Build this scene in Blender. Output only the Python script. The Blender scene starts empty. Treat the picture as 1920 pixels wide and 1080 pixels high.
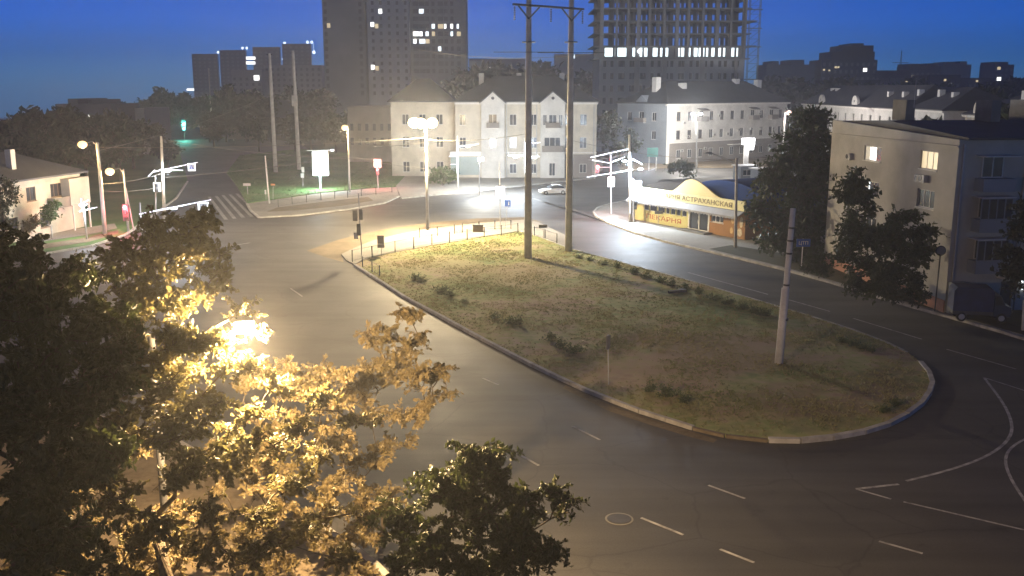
import bpy, math, random
from mathutils import Vector, Matrix, noise
S = bpy.context.scene
COL = S.collection
R = math.radians
random.seed(7)

# ------------------------------------------------------------------ camera, sky, exposure
F = 1825.0                       # focal length in photo pixels (1920 wide)
HC = 16.0                        # camera height, a fourth-floor window
PITCH = math.atan(375 / F)
CP, SP = math.cos(PITCH), math.sin(PITCH)
cam = bpy.data.cameras.new('camera')
cam.sensor_width = 36.0
cam.lens = 36.0 * F / 1920.0
cam.clip_start = 0.5
cam.clip_end = 6000
co = bpy.data.objects.new('camera', cam)
COL.objects.link(co)
co.location = (0, 0, HC)
co.rotation_euler = (math.pi / 2 - PITCH, 0, 0)
S.camera = co
S.view_settings.view_transform = 'Standard'
S.view_settings.look = 'None'
S.view_settings.exposure = 0.35
S.view_settings.gamma = 1.0
S.cycles.use_denoising = True
S.cycles.max_bounces = 5
S.cycles.diffuse_bounces = 2
S.cycles.glossy_bounces = 2
S.cycles.transmission_bounces = 3
S.cycles.transparent_max_bounces = 6
S.cycles.volume_bounces = 0
S.cycles.sample_clamp_indirect = 3.0
S.cycles.caustics_reflective = False
S.cycles.caustics_refractive = False

W = bpy.data.worlds.new('World')
S.world = W
W.use_nodes = True
nt = W.node_tree
nt.nodes.clear()
sky = nt.nodes.new('ShaderNodeTexSky')
sky.sky_type = 'NISHITA'
sky.sun_disc = False
sky.sun_elevation = R(3.0)      # a low sun behind the camera, sunk in the dusk
sky.sun_rotation = R(160)
sky.altitude = 50
sky.air_density = 1.0
sky.dust_density = 0.3
sky.ozone_density = 6.0
tint = nt.nodes.new('ShaderNodeMix')
tint.data_type = 'RGBA'
tint.blend_type = 'MULTIPLY'
tint.inputs[0].default_value = 1.0
tint.inputs[7].default_value = (0.23, 1.33, 4.0, 1)
bgn = nt.nodes.new('ShaderNodeBackground')
bgn.inputs[1].default_value = SKYSTR = 0.15
out = nt.nodes.new('ShaderNodeOutputWorld')
nt.links.new(sky.outputs[0], tint.inputs[6])
# the upper dome is darkened and made less blue to cut skylight below
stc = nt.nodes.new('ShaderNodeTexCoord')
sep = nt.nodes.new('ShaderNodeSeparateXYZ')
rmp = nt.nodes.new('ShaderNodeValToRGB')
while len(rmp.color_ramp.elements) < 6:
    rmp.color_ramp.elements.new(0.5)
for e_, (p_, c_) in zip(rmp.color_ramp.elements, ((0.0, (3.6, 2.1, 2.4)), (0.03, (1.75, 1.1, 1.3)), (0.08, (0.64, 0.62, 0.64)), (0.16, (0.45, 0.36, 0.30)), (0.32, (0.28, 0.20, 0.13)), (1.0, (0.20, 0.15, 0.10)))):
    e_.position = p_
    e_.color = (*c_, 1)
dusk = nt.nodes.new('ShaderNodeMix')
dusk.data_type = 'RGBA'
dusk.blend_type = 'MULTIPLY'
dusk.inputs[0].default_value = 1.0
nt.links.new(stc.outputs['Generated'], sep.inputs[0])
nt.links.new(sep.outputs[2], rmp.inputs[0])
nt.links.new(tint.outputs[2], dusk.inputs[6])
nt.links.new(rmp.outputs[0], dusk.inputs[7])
# the half behind the camera is dimmed too, added to cut blue fill
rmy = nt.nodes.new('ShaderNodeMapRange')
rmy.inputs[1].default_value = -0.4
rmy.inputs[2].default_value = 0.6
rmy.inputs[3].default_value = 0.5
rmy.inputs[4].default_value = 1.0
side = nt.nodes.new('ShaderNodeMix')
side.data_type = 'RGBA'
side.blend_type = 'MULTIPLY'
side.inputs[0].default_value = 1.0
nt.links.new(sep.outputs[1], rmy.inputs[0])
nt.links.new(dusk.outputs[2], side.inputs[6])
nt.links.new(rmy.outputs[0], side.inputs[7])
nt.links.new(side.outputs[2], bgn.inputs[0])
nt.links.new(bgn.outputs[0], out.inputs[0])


def P(px, py, z=0.0):
    """the place on the level z seen at a photo pixel"""
    cx, cy = (px - 960) / F, (540 - py) / F
    d = Vector((cx, CP + cy * SP, -SP + cy * CP))
    t = (z - HC) / d.z
    return Vector((d.x * t, d.y * t, z))


def at(px, py, Y):
    """the place at depth Y seen at a photo pixel"""
    cx, cy = (px - 960) / F, (540 - py) / F
    d = Vector((cx, CP + cy * SP, -SP + cy * CP))
    t = Y / d.y
    return Vector((d.x * t, Y, HC + d.z * t))


def ZY(py, Y):
    return at(960, py, Y).z


# ------------------------------------------------------------------ mesh helpers
class MB:
    def __init__(self):
        self.v, self.f = [], []

    def poly(self, pts):
        n = len(self.v)
        self.v += [tuple(p) for p in pts]
        self.f.append(tuple(range(n, n + len(pts))))
        return self

    def box(self, x0, x1, y0, y1, z0, z1):
        n = len(self.v)
        self.v += [(x0, y0, z0), (x1, y0, z0), (x1, y1, z0), (x0, y1, z0),
                   (x0, y0, z1), (x1, y0, z1), (x1, y1, z1), (x0, y1, z1)]
        for q in ((3, 2, 1, 0), (4, 5, 6, 7), (0, 1, 5, 4), (1, 2, 6, 5), (2, 3, 7, 6), (3, 0, 4, 7)):
            self.f.append(tuple(n + i for i in q))
        return self

    def cbox(self, c, s, rz=0.0, rx=0.0, ry=0.0):
        m = MB().box(-s[0] / 2, s[0] / 2, -s[1] / 2, s[1] / 2, -s[2] / 2, s[2] / 2)
        M = Matrix.Translation(c) @ Matrix.Rotation(rz, 4, 'Z') @ Matrix.Rotation(ry, 4, 'Y') @ Matrix.Rotation(rx, 4, 'X')
        return self.add(m, M)

    def add(self, m, M=None):
        n = len(self.v)
        self.v += [tuple(M @ Vector(p)) if M else p for p in m.v]
        self.f += [tuple(n + i for i in q) for q in m.f]
        return self

    def tube(self, pts, rad, n=8, caps=True):
        pts = [Vector(p) for p in pts]
        if not isinstance(rad, (list, tuple)):
            rad = [rad] * len(pts)
        b = len(self.v)
        for i, p in enumerate(pts):
            t = (pts[min(i + 1, len(pts) - 1)] - pts[max(i - 1, 0)])
            t = t.normalized() if t.length > 1e-9 else Vector((0, 0, 1))
            u = t.cross(Vector((0, 0, 1)))
            if u.length < 0.05:
                u = t.cross(Vector((0, 1, 0)))
            u.normalize()
            w = t.cross(u)
            for k in range(n):
                a = 2 * math.pi * k / n
                self.v.append(tuple(p + (u * math.cos(a) + w * math.sin(a)) * rad[i]))
        for i in range(len(pts) - 1):
            for k in range(n):
                k2 = (k + 1) % n
                self.f.append((b + i * n + k, b + i * n + k2, b + (i + 1) * n + k2, b + (i + 1) * n + k))
        if caps:
            self.f.append(tuple(b + k for k in reversed(range(n))))
            self.f.append(tuple(b + (len(pts) - 1) * n + k for k in range(n)))
        return self

    def lathe(self, prof, n=16, M=None):
        m = MB()
        for r, z in prof:
            for k in range(n):
                a = 2 * math.pi * k / n
                m.v.append((r * math.cos(a), r * math.sin(a), z))
        for i in range(len(prof) - 1):
            for k in range(n):
                k2 = (k + 1) % n
                m.f.append((i * n + k, i * n + k2, (i + 1) * n + k2, (i + 1) * n + k))
        m.f.append(tuple(reversed(range(n))))
        m.f.append(tuple((len(prof) - 1) * n + k for k in range(n)))
        return self.add(m, M)

    def sph(self, c, r, n=10):
        if not isinstance(r, (tuple, list)):
            r = (r, r, r)
        pr = [(math.sin(math.pi * i / n) + 1e-4, -math.cos(math.pi * i / n)) for i in range(n + 1)]
        return self.lathe(pr, n * 2, Matrix.Translation(c) @ Matrix.Diagonal((r[0], r[1], r[2], 1)))

    def prism(self, pts, z0, z1, side_only=False):
        n, k = len(self.v), len(pts)
        self.v += [(p[0], p[1], z0) for p in pts] + [(p[0], p[1], z1) for p in pts]
        a = sum(pts[i][0] * pts[(i + 1) % k][1] - pts[(i + 1) % k][0] * pts[i][1] for i in range(k))
        top = tuple(n + k + i for i in range(k))
        self.f.append(top if a > 0 else tuple(reversed(top)))
        for i in range(k):
            j = (i + 1) % k
            q = (n + i, n + j, n + k + j, n + k + i)
            self.f.append(q if a > 0 else tuple(reversed(q)))
        return self

    def xprism(self, prof, x0, x1):
        """profile of (y, z) points pulled along x"""
        n, k = len(self.v), len(prof)
        self.v += [(x0, p[0], p[1]) for p in prof] + [(x1, p[0], p[1]) for p in prof]
        self.f.append(tuple(reversed(range(n, n + k))))
        self.f.append(tuple(range(n + k, n + 2 * k)))
        for i in range(k):
            j = (i + 1) % k
            self.f.append((n + i, n + j, n + k + j, n + k + i))
        return self

    def yprism(self, prof, y0, y1):
        """profile of (x, z) points pulled along y"""
        n, k = len(self.v), len(prof)
        self.v += [(p[0], y0, p[1]) for p in prof] + [(p[0], y1, p[1]) for p in prof]
        self.f.append(tuple(range(n, n + k)))
        self.f.append(tuple(reversed(range(n + k, n + 2 * k))))
        for i in range(k):
            j = (i + 1) % k
            self.f.append((n + j, n + i, n + k + i, n + k + j))
        return self

    def mesh(self, name, m, smooth=False):
        me = bpy.data.meshes.new(name)
        me.from_pydata(self.v, [], self.f)
        if m:
            me.materials.append(m)
        if smooth:
            for p in me.polygons:
                p.use_smooth = True
        me.update()
        return me

    def build(self, name, m, parent=None, smooth=False, loc=None, rz=0.0, label=None):
        o = bpy.data.objects.new(name, self.mesh(name, m, smooth))
        COL.objects.link(o)
        if parent is not None:
            o.parent = parent
        if loc is not None:
            o.location = loc
        if rz:
            o.rotation_euler.z = rz
        if label:
            o['label'] = label
        return o


def tag(o, label=None, cat=None, group=None, kind=None):
    if label:
        o['label'] = label
    if cat:
        o['category'] = cat
    if group:
        o['group'] = group
    if kind:
        o['kind'] = kind
    return o


def thing(name, label, cat, loc=(0, 0, 0), rz=0.0, group=None):
    o = bpy.data.objects.new(name, None)
    COL.objects.link(o)
    o.empty_display_size = 0.5
    o.location = loc
    o.rotation_euler.z = rz
    return tag(o, label, cat, group)


def struct(o):
    o['kind'] = 'structure'
    return o


def copy_tree(o, parent=None):
    c = o.copy()
    COL.objects.link(c)
    if parent is not None:
        c.parent = parent
    for ch in list(o.children):
        copy_tree(ch, c)
    return c


# ------------------------------------------------------------------ materials
MATS = {}


def mat(name, col, rough=0.85, var=0.15, scale=1.0, bump=0.0, metal=0.0, spec=0.5, emit=None, estr=0.0, col2=None, detail=4.0):
    if name in MATS:
        return MATS[name]
    m = bpy.data.materials.new(name)
    m.use_nodes = True
    n, l = m.node_tree.nodes, m.node_tree.links
    b = n['Principled BSDF']
    b.inputs['Roughness'].default_value = rough
    b.inputs['Metallic'].default_value = metal
    b.inputs['Specular IOR Level'].default_value = spec
    b.inputs['Base Color'].default_value = (*col, 1)
    if var > 0 or col2:
        tc = n.new('ShaderNodeTexCoord')
        nz = n.new('ShaderNodeTexNoise')
        nz.inputs['Scale'].default_value = scale
        nz.inputs['Detail'].default_value = detail
        nz.inputs['Roughness'].default_value = 0.6
        rp = n.new('ShaderNodeValToRGB')
        rp.color_ramp.elements[0].position = 0.3
        rp.color_ramp.elements[1].position = 0.7
        c2 = col2 if col2 else tuple(c * (1 + var) for c in col)
        c1 = col if col2 else tuple(c * (1 - var) for c in col)
        rp.color_ramp.elements[0].color = (*c1, 1)
        rp.color_ramp.elements[1].color = (*c2, 1)
        l.new(tc.outputs['Object'], nz.inputs['Vector'])
        l.new(nz.outputs['Fac'], rp.inputs[0])
        l.new(rp.outputs[0], b.inputs['Base Color'])
        if bump:
            bp = n.new('ShaderNodeBump')
            bp.inputs['Strength'].default_value = bump
            bp.inputs['Distance'].default_value = 0.05
            nz2 = n.new('ShaderNodeTexNoise')
            nz2.inputs['Scale'].default_value = scale * 6
            nz2.inputs['Detail'].default_value = 5
            l.new(tc.outputs['Object'], nz2.inputs['Vector'])
            l.new(nz2.outputs['Fac'], bp.inputs['Height'])
            l.new(bp.outputs[0], b.inputs['Normal'])
    if emit:
        b.inputs['Emission Color'].default_value = (*emit, 1)
        b.inputs['Emission Strength'].default_value = estr
    MATS[name] = m
    return m


def leafmat(name, c1, c2, scale=1.5, trans=0.35):
    m = bpy.data.materials.new(name)
    m.use_nodes = True
    n, l = m.node_tree.nodes, m.node_tree.links
    n.clear()
    tc = n.new('ShaderNodeTexCoord')
    nz = n.new('ShaderNodeTexNoise')
    nz.inputs['Scale'].default_value = scale
    nz.inputs['Detail'].default_value = 3
    rp = n.new('ShaderNodeValToRGB')
    rp.color_ramp.elements[0].position = 0.3
    rp.color_ramp.elements[1].position = 0.7
    rp.color_ramp.elements[0].color = (*c1, 1)
    rp.color_ramp.elements[1].color = (*c2, 1)
    d = n.new('ShaderNodeBsdfPrincipled')
    d.inputs['Roughness'].default_value = 0.5
    t = n.new('ShaderNodeBsdfTranslucent')
    mx = n.new('ShaderNodeMixShader')
    mx.inputs[0].default_value = trans
    o = n.new('ShaderNodeOutputMaterial')
    l.new(tc.outputs['Object'], nz.inputs['Vector'])
    l.new(nz.outputs['Fac'], rp.inputs[0])
    l.new(rp.outputs[0], d.inputs['Base Color'])
    l.new(rp.outputs[0], t.inputs['Color'])
    l.new(d.outputs[0], mx.inputs[1])
    l.new(t.outputs[0], mx.inputs[2])
    l.new(mx.outputs[0], o.inputs[0])
    return m


def groundmat(name, stops, scale, rough=0.95, fine=8.0, bump=0.3, spec=0.3):
    """patchy ground: large noise through a colour ramp, broken by a finer one"""
    m = bpy.data.materials.new(name)
    m.use_nodes = True
    n, l = m.node_tree.nodes, m.node_tree.links
    b = n['Principled BSDF']
    b.inputs['Roughness'].default_value = rough
    b.inputs['Specular IOR Level'].default_value = spec
    tc = n.new('ShaderNodeTexCoord')
    a = n.new('ShaderNodeTexNoise')
    a.inputs['Scale'].default_value = scale
    a.inputs['Detail'].default_value = 6
    a.inputs['Roughness'].default_value = 0.65
    c = n.new('ShaderNodeTexNoise')
    c.inputs['Scale'].default_value = fine
    c.inputs['Detail'].default_value = 4
    ad = n.new('ShaderNodeMath')
    ad.operation = 'MULTIPLY_ADD'
    ad.inputs[1].default_value = 0.35
    sb = n.new('ShaderNodeMath')
    sb.operation = 'SUBTRACT'
    sb.inputs[1].default_value = 0.175
    rp = n.new('ShaderNodeValToRGB')
    cr = rp.color_ramp
    while len(cr.elements) < len(stops):
        cr.elements.new(0.5)
    for e, (p, col) in zip(cr.elements, stops):
        e.position = p
        e.color = (*col, 1)
    bp = n.new('ShaderNodeBump')
    bp.inputs['Strength'].default_value = bump
    bp.inputs['Distance'].default_value = 0.04
    l.new(tc.outputs['Object'], a.inputs['Vector'])
    l.new(tc.outputs['Object'], c.inputs['Vector'])
    l.new(c.outputs['Fac'], ad.inputs[0])
    l.new(a.outputs['Fac'], ad.inputs[2])
    l.new(ad.outputs[0], sb.inputs[0])
    l.new(sb.outputs[0], rp.inputs[0])
    l.new(rp.outputs[0], b.inputs['Base Color'])
    l.new(c.outputs['Fac'], bp.inputs['Height'])
    l.new(bp.outputs[0], b.inputs['Normal'])
    return m


def emat(name, col, strength):
    if name in MATS:
        return MATS[name]
    m = mat(name, (0.6, 0.6, 0.6), 0.5, 0, emit=col, estr=strength)
    return m


M_CONC = mat('pole_concrete', (0.52, 0.50, 0.46), 0.9, 0.2, 1.2, 0.2)
M_CONC_D = mat('dark_concrete', (0.22, 0.22, 0.21), 0.9, 0.2, 1.0)
M_STEEL = mat('galvanised_steel', (0.42, 0.42, 0.42), 0.5, 0.12, 3.0, metal=0.3)
M_DARK = mat('dark_metal', (0.05, 0.05, 0.055), 0.6, 0.2, 2.0)
M_BLACK = mat('black_plastic', (0.02, 0.02, 0.022), 0.5, 0)
M_WHITE = mat('white_paint', (0.72, 0.72, 0.70), 0.55, 0.06, 2.0)
M_GREYSIGN = mat('sign_back_grey', (0.16, 0.16, 0.16), 0.55, 0.15, 2.0)
M_GLASS = mat('dark_window_glass', (0.035, 0.04, 0.05), 0.15, 0.3, 0.6)
M_FRAME = mat('window_frame_white', (0.62, 0.61, 0.58), 0.6, 0.05, 3.0)
M_FRAME_BR = mat('window_frame_brown', (0.16, 0.11, 0.08), 0.7, 0.1, 3.0)
M_LIT_W = emat('lit_window_white', (1.0, 0.97, 0.92), 2.2)
M_LIT_Y = emat('lit_window_warm', (1.0, 0.78, 0.42), 0.62)
M_LIT_B = emat('lit_window_cold', (0.85, 0.95, 1.0), 1.6)
M_LEDW = emat('white_led', (0.86, 0.86, 1.0), 9.0)
M_RED = emat('red_signal', (1.0, 0.05, 0.09), 9.0)
M_GREEN = emat('green_signal', (0.1, 1.0, 0.7), 14.0)
M_BULB = emat('sodium_bulb', (1.0, 0.62, 0.24), 1.9)
M_BULB_W = emat('main_lamp_bulb', (1.0, 0.78, 0.42), 6.0)
M_BULB_P = emat('pinkish_bulb', (1.0, 0.62, 0.5), 3.0)
M_PAINT = mat('road_paint', (0.16, 0.16, 0.16), 0.7, 0, 2.2, col2=(0.62, 0.62, 0.60), detail=8)
# ------------------------------------------------------------------ ground, roads, pavements
M_SOIL = groundmat('soil', [(0.3, (0.05, 0.055, 0.03)), (0.5, (0.075, 0.07, 0.045)), (0.7, (0.09, 0.08, 0.06))], 0.08, fine=1.5)


def asphalt(name):
    """worn asphalt: broad tone changes, long tyre-polished bands, patches, cracks, fine grain"""
    m = bpy.data.materials.new(name)
    m.use_nodes = True
    n, l = m.node_tree.nodes, m.node_tree.links
    b = n['Principled BSDF']
    b.inputs['Specular IOR Level'].default_value = 0.35
    tc = n.new('ShaderNodeTexCoord')

    def tex(scale, detail=5, vec=None, rough=0.6):
        t = n.new('ShaderNodeTexNoise')
        t.inputs['Scale'].default_value = scale
        t.inputs['Detail'].default_value = detail
        t.inputs['Roughness'].default_value = rough
        l.new(vec or tc.outputs['Object'], t.inputs['Vector'])
        return t.outputs['Fac']

    def ramp(src, stops):
        r = n.new('ShaderNodeValToRGB')
        while len(r.color_ramp.elements) < len(stops):
            r.color_ramp.elements.new(0.5)
        for e, (p, c) in zip(r.color_ramp.elements, stops):
            e.position = p
            e.color = (c, c, c, 1)
        l.new(src, r.inputs[0])
        return r.outputs[0]

    def mul(a, b_):
        x = n.new('ShaderNodeMix')
        x.data_type = 'RGBA'
        x.blend_type = 'MULTIPLY'
        x.inputs[0].default_value = 1.0
        l.new(a, x.inputs[6])
        l.new(b_, x.inputs[7])
        return x.outputs[2]
    base = n.new('ShaderNodeValToRGB')
    for e, (p, c) in zip(base.color_ramp.elements, ((0.3, (0.050, 0.049, 0.048)), (0.72, (0.098, 0.094, 0.088)))):
        e.position = p
        e.color = (*c, 1)
    l.new(tex(0.06, 6), base.inputs[0])
    mp = n.new('ShaderNodeMapping')
    mp.inputs['Rotation'].default_value = (0, 0, R(38))
    mp.inputs['Scale'].default_value = (0.03, 0.55, 1)
    l.new(tc.outputs['Object'], mp.inputs['Vector'])
    bands = ramp(tex(1.0, 3, mp.outputs[0]), ((0.3, 0.75), (0.7, 1.2)))
    vo = n.new('ShaderNodeTexVoronoi')
    vo.feature = 'DISTANCE_TO_EDGE'
    vo.inputs['Scale'].default_value = 0.16
    wv = n.new('ShaderNodeMixRGB')
    wv.blend_type = 'ADD'
    wv.inputs[0].default_value = 0.9
    nz = n.new('ShaderNodeTexNoise')
    nz.inputs['Scale'].default_value = 0.6
    nz.inputs['Detail'].default_value = 6
    l.new(tc.outputs['Object'], nz.inputs['Vector'])
    l.new(tc.outputs['Object'], wv.inputs[1])
    l.new(nz.outputs['Color'], wv.inputs[2])
    l.new(wv.outputs[0], vo.inputs['Vector'])
    cracks = ramp(vo.outputs['Distance'], ((0.0, 0.72), (0.01, 1.0)))
    vp = n.new('ShaderNodeTexVoronoi')
    vp.inputs['Scale'].default_value = 0.11
    vp.distance = 'CHEBYCHEV'
    l.new(mp.outputs[0], vp.inputs['Vector'])
    grain = ramp(tex(14, 3), ((0.3, 0.85), (0.7, 1.12)))
    spots = ramp(tex(0.7, 4), ((0.27, 0.72), (0.36, 1.0)))
    c = mul(mul(mul(mul(base.outputs[0], bands), cracks), grain), spots)
    l.new(c, b.inputs['Base Color'])
    rr = n.new('ShaderNodeMapRange')
    rr.inputs[3].default_value = 0.5
    rr.inputs[4].default_value = 0.78
    l.new(tex(0.25, 5), rr.inputs[0])
    l.new(rr.outputs[0], b.inputs['Roughness'])
    bp = n.new('ShaderNodeBump')
    bp.inputs['Strength'].default_value = 0.2
    bp.inputs['Distance'].default_value = 0.03
    l.new(tex(9, 6), bp.inputs['Height'])
    l.new(bp.outputs[0], b.inputs['Normal'])
    return m


M_ASPH = asphalt('asphalt')
M_GRASS = groundmat('dry_grass', [(0.34, (0.16, 0.23, 0.06)), (0.44, (0.27, 0.31, 0.10)), (0.52, (0.36, 0.34, 0.145)), (0.60, (0.42, 0.33, 0.20)), (0.70, (0.30, 0.21, 0.14))], 0.11, fine=1.6, bump=0.5)
M_LAWN = groundmat('green_lawn', [(0.3, (0.05, 0.12, 0.03)), (0.55, (0.09, 0.18, 0.05)), (0.75, (0.16, 0.18, 0.08))], 0.12, fine=2.0, bump=0.8)
M_PAVE = groundmat('pavement_concrete', [(0.3, (0.22, 0.21, 0.19)), (0.5, (0.28, 0.265, 0.235)), (0.75, (0.34, 0.32, 0.28))], 0.2, fine=5.0, bump=0.15)
M_DIRT = groundmat('sandy_dirt', [(0.3, (0.11, 0.085, 0.055)), (0.5, (0.17, 0.135, 0.09)), (0.72, (0.24, 0.19, 0.13))], 0.25, fine=4.0, bump=0.5)
M_KERB = mat('kerb_stone', (0.27, 0.255, 0.23), 0.9, 0, 1.3, 0.4, col2=(0.55, 0.54, 0.50), detail=8)

# terrain: level round the junction, falling away into a valley to the far left
gx = [-1500, -1100, -800, -600, -450, -350, -270, -200, -140, -80, 0, 80, 160, 260, 400, 600, 900, 1300]
gy = [-60, 0, 60, 120, 180, 230, 280, 330, 390, 460, 540, 640, 760, 900, 1100, 1400]
mb = MB()


def ter(x, y):
    a = max(0.0, min(1.0, (-x - 60 - 0.12 * y) / 160.0))
    b = max(0.0, min(1.0, (y - 180) / 300.0))
    return -0.012 - 26.0 * a * b


for y in gy:
    for x in gx:
        mb.v.append((x, y, ter(x, y)))
for j in range(len(gy) - 1):
    for i in range(len(gx) - 1):
        k = j * len(gx) + i
        mb.f.append((k, k + 1, k + 1 + len(gx), k + len(gx)))
struct(mb.build('ground', M_SOIL))


def px_poly(pts, z=0.0):
    return [P(a, b, z) for a, b in pts]


def slab(name, pts, m, z1=0.13, z0=-0.05):
    w = px_poly(pts) if not isinstance(pts[0], Vector) else pts
    return struct(MB().prism(w, z0, z1).build(name, m))


def kerb(name, line, w=0.22, z1=0.17, m=None, closed=False):
    """a row of kerb stones along a polyline (world points); joints every few metres"""
    pts = [Vector((p[0], p[1], 0)) for p in line]
    mb = MB()
    segs = list(zip(pts, pts[1:])) + ([(pts[-1], pts[0])] if closed else [])
    for a, b in segs:
        L = (b - a).length
        n = max(1, round(L / 2.4))
        d = (b - a) / L
        for i in range(n):
            c = a + d * (L * (i + 0.5) / n)
            mb.cbox((c.x, c.y, z1 / 2 - 0.02), (L / n - 0.04, w, z1 + 0.04 + random.uniform(-0.02, 0.015)),
                    math.atan2(d.y, d.x) + random.uniform(-0.006, 0.006))
    return struct(mb.build(name, m or M_KERB))


# asphalt: one sheet under the whole junction
asp = [Vector((-75, 8, 0)), Vector((75, 8, 0)), Vector((95, 60, 0)), Vector((120, 120, 0)), Vector((140, 215, 0)),
       Vector((-40, 215, 0)), P(560, 268), P(330, 232), P(262, 245), P(300, 330), P(200, 440), Vector((-85, 95, 0))]
struct(MB().poly(asp).build('road', M_ASPH))

# traffic island with its grass, kerb and paved corner
ISL = [(665, 499), (705, 524), (760, 560), (820, 592), (880, 625), (940, 657), (1000, 688), (1050, 712), (1100, 735), (1150, 755),
       (1200, 774), (1250, 790), (1300, 806), (1360, 820), (1440, 829), (1500, 830), (1560, 824), (1620, 813), (1665, 799),
       (1700, 781), (1728, 760), (1742, 740), (1748, 722), (1742, 703), (1726, 683), (1700, 664), (1660, 645), (1600, 622),
       (1480, 584), (1390, 557), (1300, 531), (1180, 499), (1070, 469), (1010, 446), (975, 436),
       (940, 442), (900, 448), (855, 456), (810, 463), (745, 475), (690, 487)]
isl = px_poly(ISL)
slab('island_lawn', isl, M_GRASS, 0.14)
nn, ll = M_GRASS.node_tree.nodes, M_GRASS.node_tree.links
bs = nn['Principled BSDF']
src = bs.inputs['Base Color'].links[0].from_socket
tcg = nn.new('ShaderNodeTexCoord')
nzg = nn.new('ShaderNodeTexNoise')
nzg.inputs['Scale'].default_value = 0.35
nzg.inputs['Detail'].default_value = 6
ll.new(tcg.outputs['Object'], nzg.inputs['Vector'])
for (px, py, rad, col) in ((1330, 665, 7.5, (0.34, 0.25, 0.17)), (1190, 690, 5.0, (0.36, 0.26, 0.165)), (985, 520, 7.0, (0.40, 0.33, 0.18)), (1480, 770, 4.5, (0.26, 0.185, 0.12)), (830, 500, 6.0, (0.38, 0.33, 0.16)), (1700, 730, 3.5, (0.15, 0.12, 0.08))):
    w_ = P(px, py)
    sbv = nn.new('ShaderNodeVectorMath')
    sbv.operation = 'DISTANCE'
    sbv.inputs[1].default_value = (w_.x, w_.y, 0.14)
    ll.new(tcg.outputs['Object'], sbv.inputs[0])
    ma = nn.new('ShaderNodeMath')          # radius broken up by noise
    ma.operation = 'MULTIPLY_ADD'
    ma.inputs[1].default_value = 14.0
    ll.new(nzg.outputs['Fac'], ma.inputs[0])
    ll.new(sbv.outputs['Value'], ma.inputs[2])
    mr = nn.new('ShaderNodeMapRange')
    mr.inputs[1].default_value = rad + 7.0
    mr.inputs[2].default_value = rad + 3.0
    mr.inputs[3].default_value = 0.0
    mr.inputs[4].default_value = 0.8
    ll.new(ma.outputs[0], mr.inputs[0])
    mxg = nn.new('ShaderNodeMix')
    mxg.data_type = 'RGBA'
    mxg.inputs[7].default_value = (*col, 1)
    ll.new(mr.outputs[0], mxg.inputs[0])
    ll.new(src, mxg.inputs[6])
    src = mxg.outputs[2]
ll.new(src, bs.inputs['Base Color'])
struct(MB().poly(px_poly([(1060, 722), (1150, 762), (1230, 789), (1300, 810), (1345, 824), (1338, 830), (1290, 818), (1220, 797), (1140, 770), (1055, 728)], 0.006)).build('sandy_kerb_edge', M_DIRT))
kerb('island_kerb', isl[0:13], 0.24, 0.2)
kerb('island_kerb', isl[12:15], 0.22, 0.15, M_DIRT)
kerb('island_kerb', isl[14:25], 0.26, 0.22)
kerb('island_kerb', isl[25:35], 0.2, 0.17)
APR = [(640, 478), (672, 463), (700, 452), (745, 441), (800, 431), (870, 422), (940, 416), (985, 413), (1010, 418), (1030, 428),
       (1062, 443), (1075, 462), (1068, 467), (1010, 444), (975, 434), (940, 440), (900, 446), (855, 454), (810, 461), (745, 473), (688, 485), (664, 497), (650, 490)]
slab('island_path', px_poly(APR), M_PAVE, 0.10)
SAND = [(575, 470), (640, 448), (720, 430), (800, 418), (900, 409), (985, 407), (1020, 417), (985, 413.5), (940, 416.5), (870, 422.5), (800, 431.5), (745, 441.5), (700, 452.5), (672, 463.5), (640, 478.5), (645, 492), (610, 482)]
struct(MB().poly(px_poly(SAND, 0.006)).build('sandy_road_edge', M_DIRT))

# far lawn corner
LAWN = [(425, 325), (446, 352), (463, 382), (500, 376), (600, 362), (690, 353), (742, 350), (768, 322), (700, 292), (560, 280), (450, 292)]
slab('far_lawn', px_poly(LAWN), M_LAWN, 0.13)
LPAV = [(463, 383), (470, 395), (486, 408), (560, 404), (650, 393), (720, 381), (748, 368), (744, 352), (690, 355), (600, 364), (500, 378)]
slab('far_pavement', px_poly(LPAV), M_PAVE, 0.11)
struct(MB().poly(px_poly([(500, 397), (560, 394), (640, 386), (700, 376), (690, 369), (600, 379), (520, 389)], 0.116)).build('far_dirt_strip', M_DIRT))
kerb('far_kerb', px_poly([(463, 383), (470, 396), (486, 409), (560, 405), (650, 394), (720, 382), (749, 369)]), 0.3, 0.18)

# pavement round the cream corner house
SB1 = [(752, 372), (810, 366), (880, 361), (935, 353), (1010, 345), (1115, 334), (1130, 318), (1130, 300), (700, 280), (735, 330)]
slab('house_pavement', px_poly(SB1), M_PAVE, 0.12)
kerb('house_kerb', px_poly([(752, 373), (810, 367), (880, 362), (935, 354), (1010, 346), (1115, 335)]), 0.3, 0.18)
slab('back_pavement', [P(1165, 322), P(1250, 315), P(1500, 314), Vector((110, 200, 0)), Vector((110, 300, 0)), Vector((0, 300, 0)), P(1150, 300)], M_DIRT, 0.12)

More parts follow.
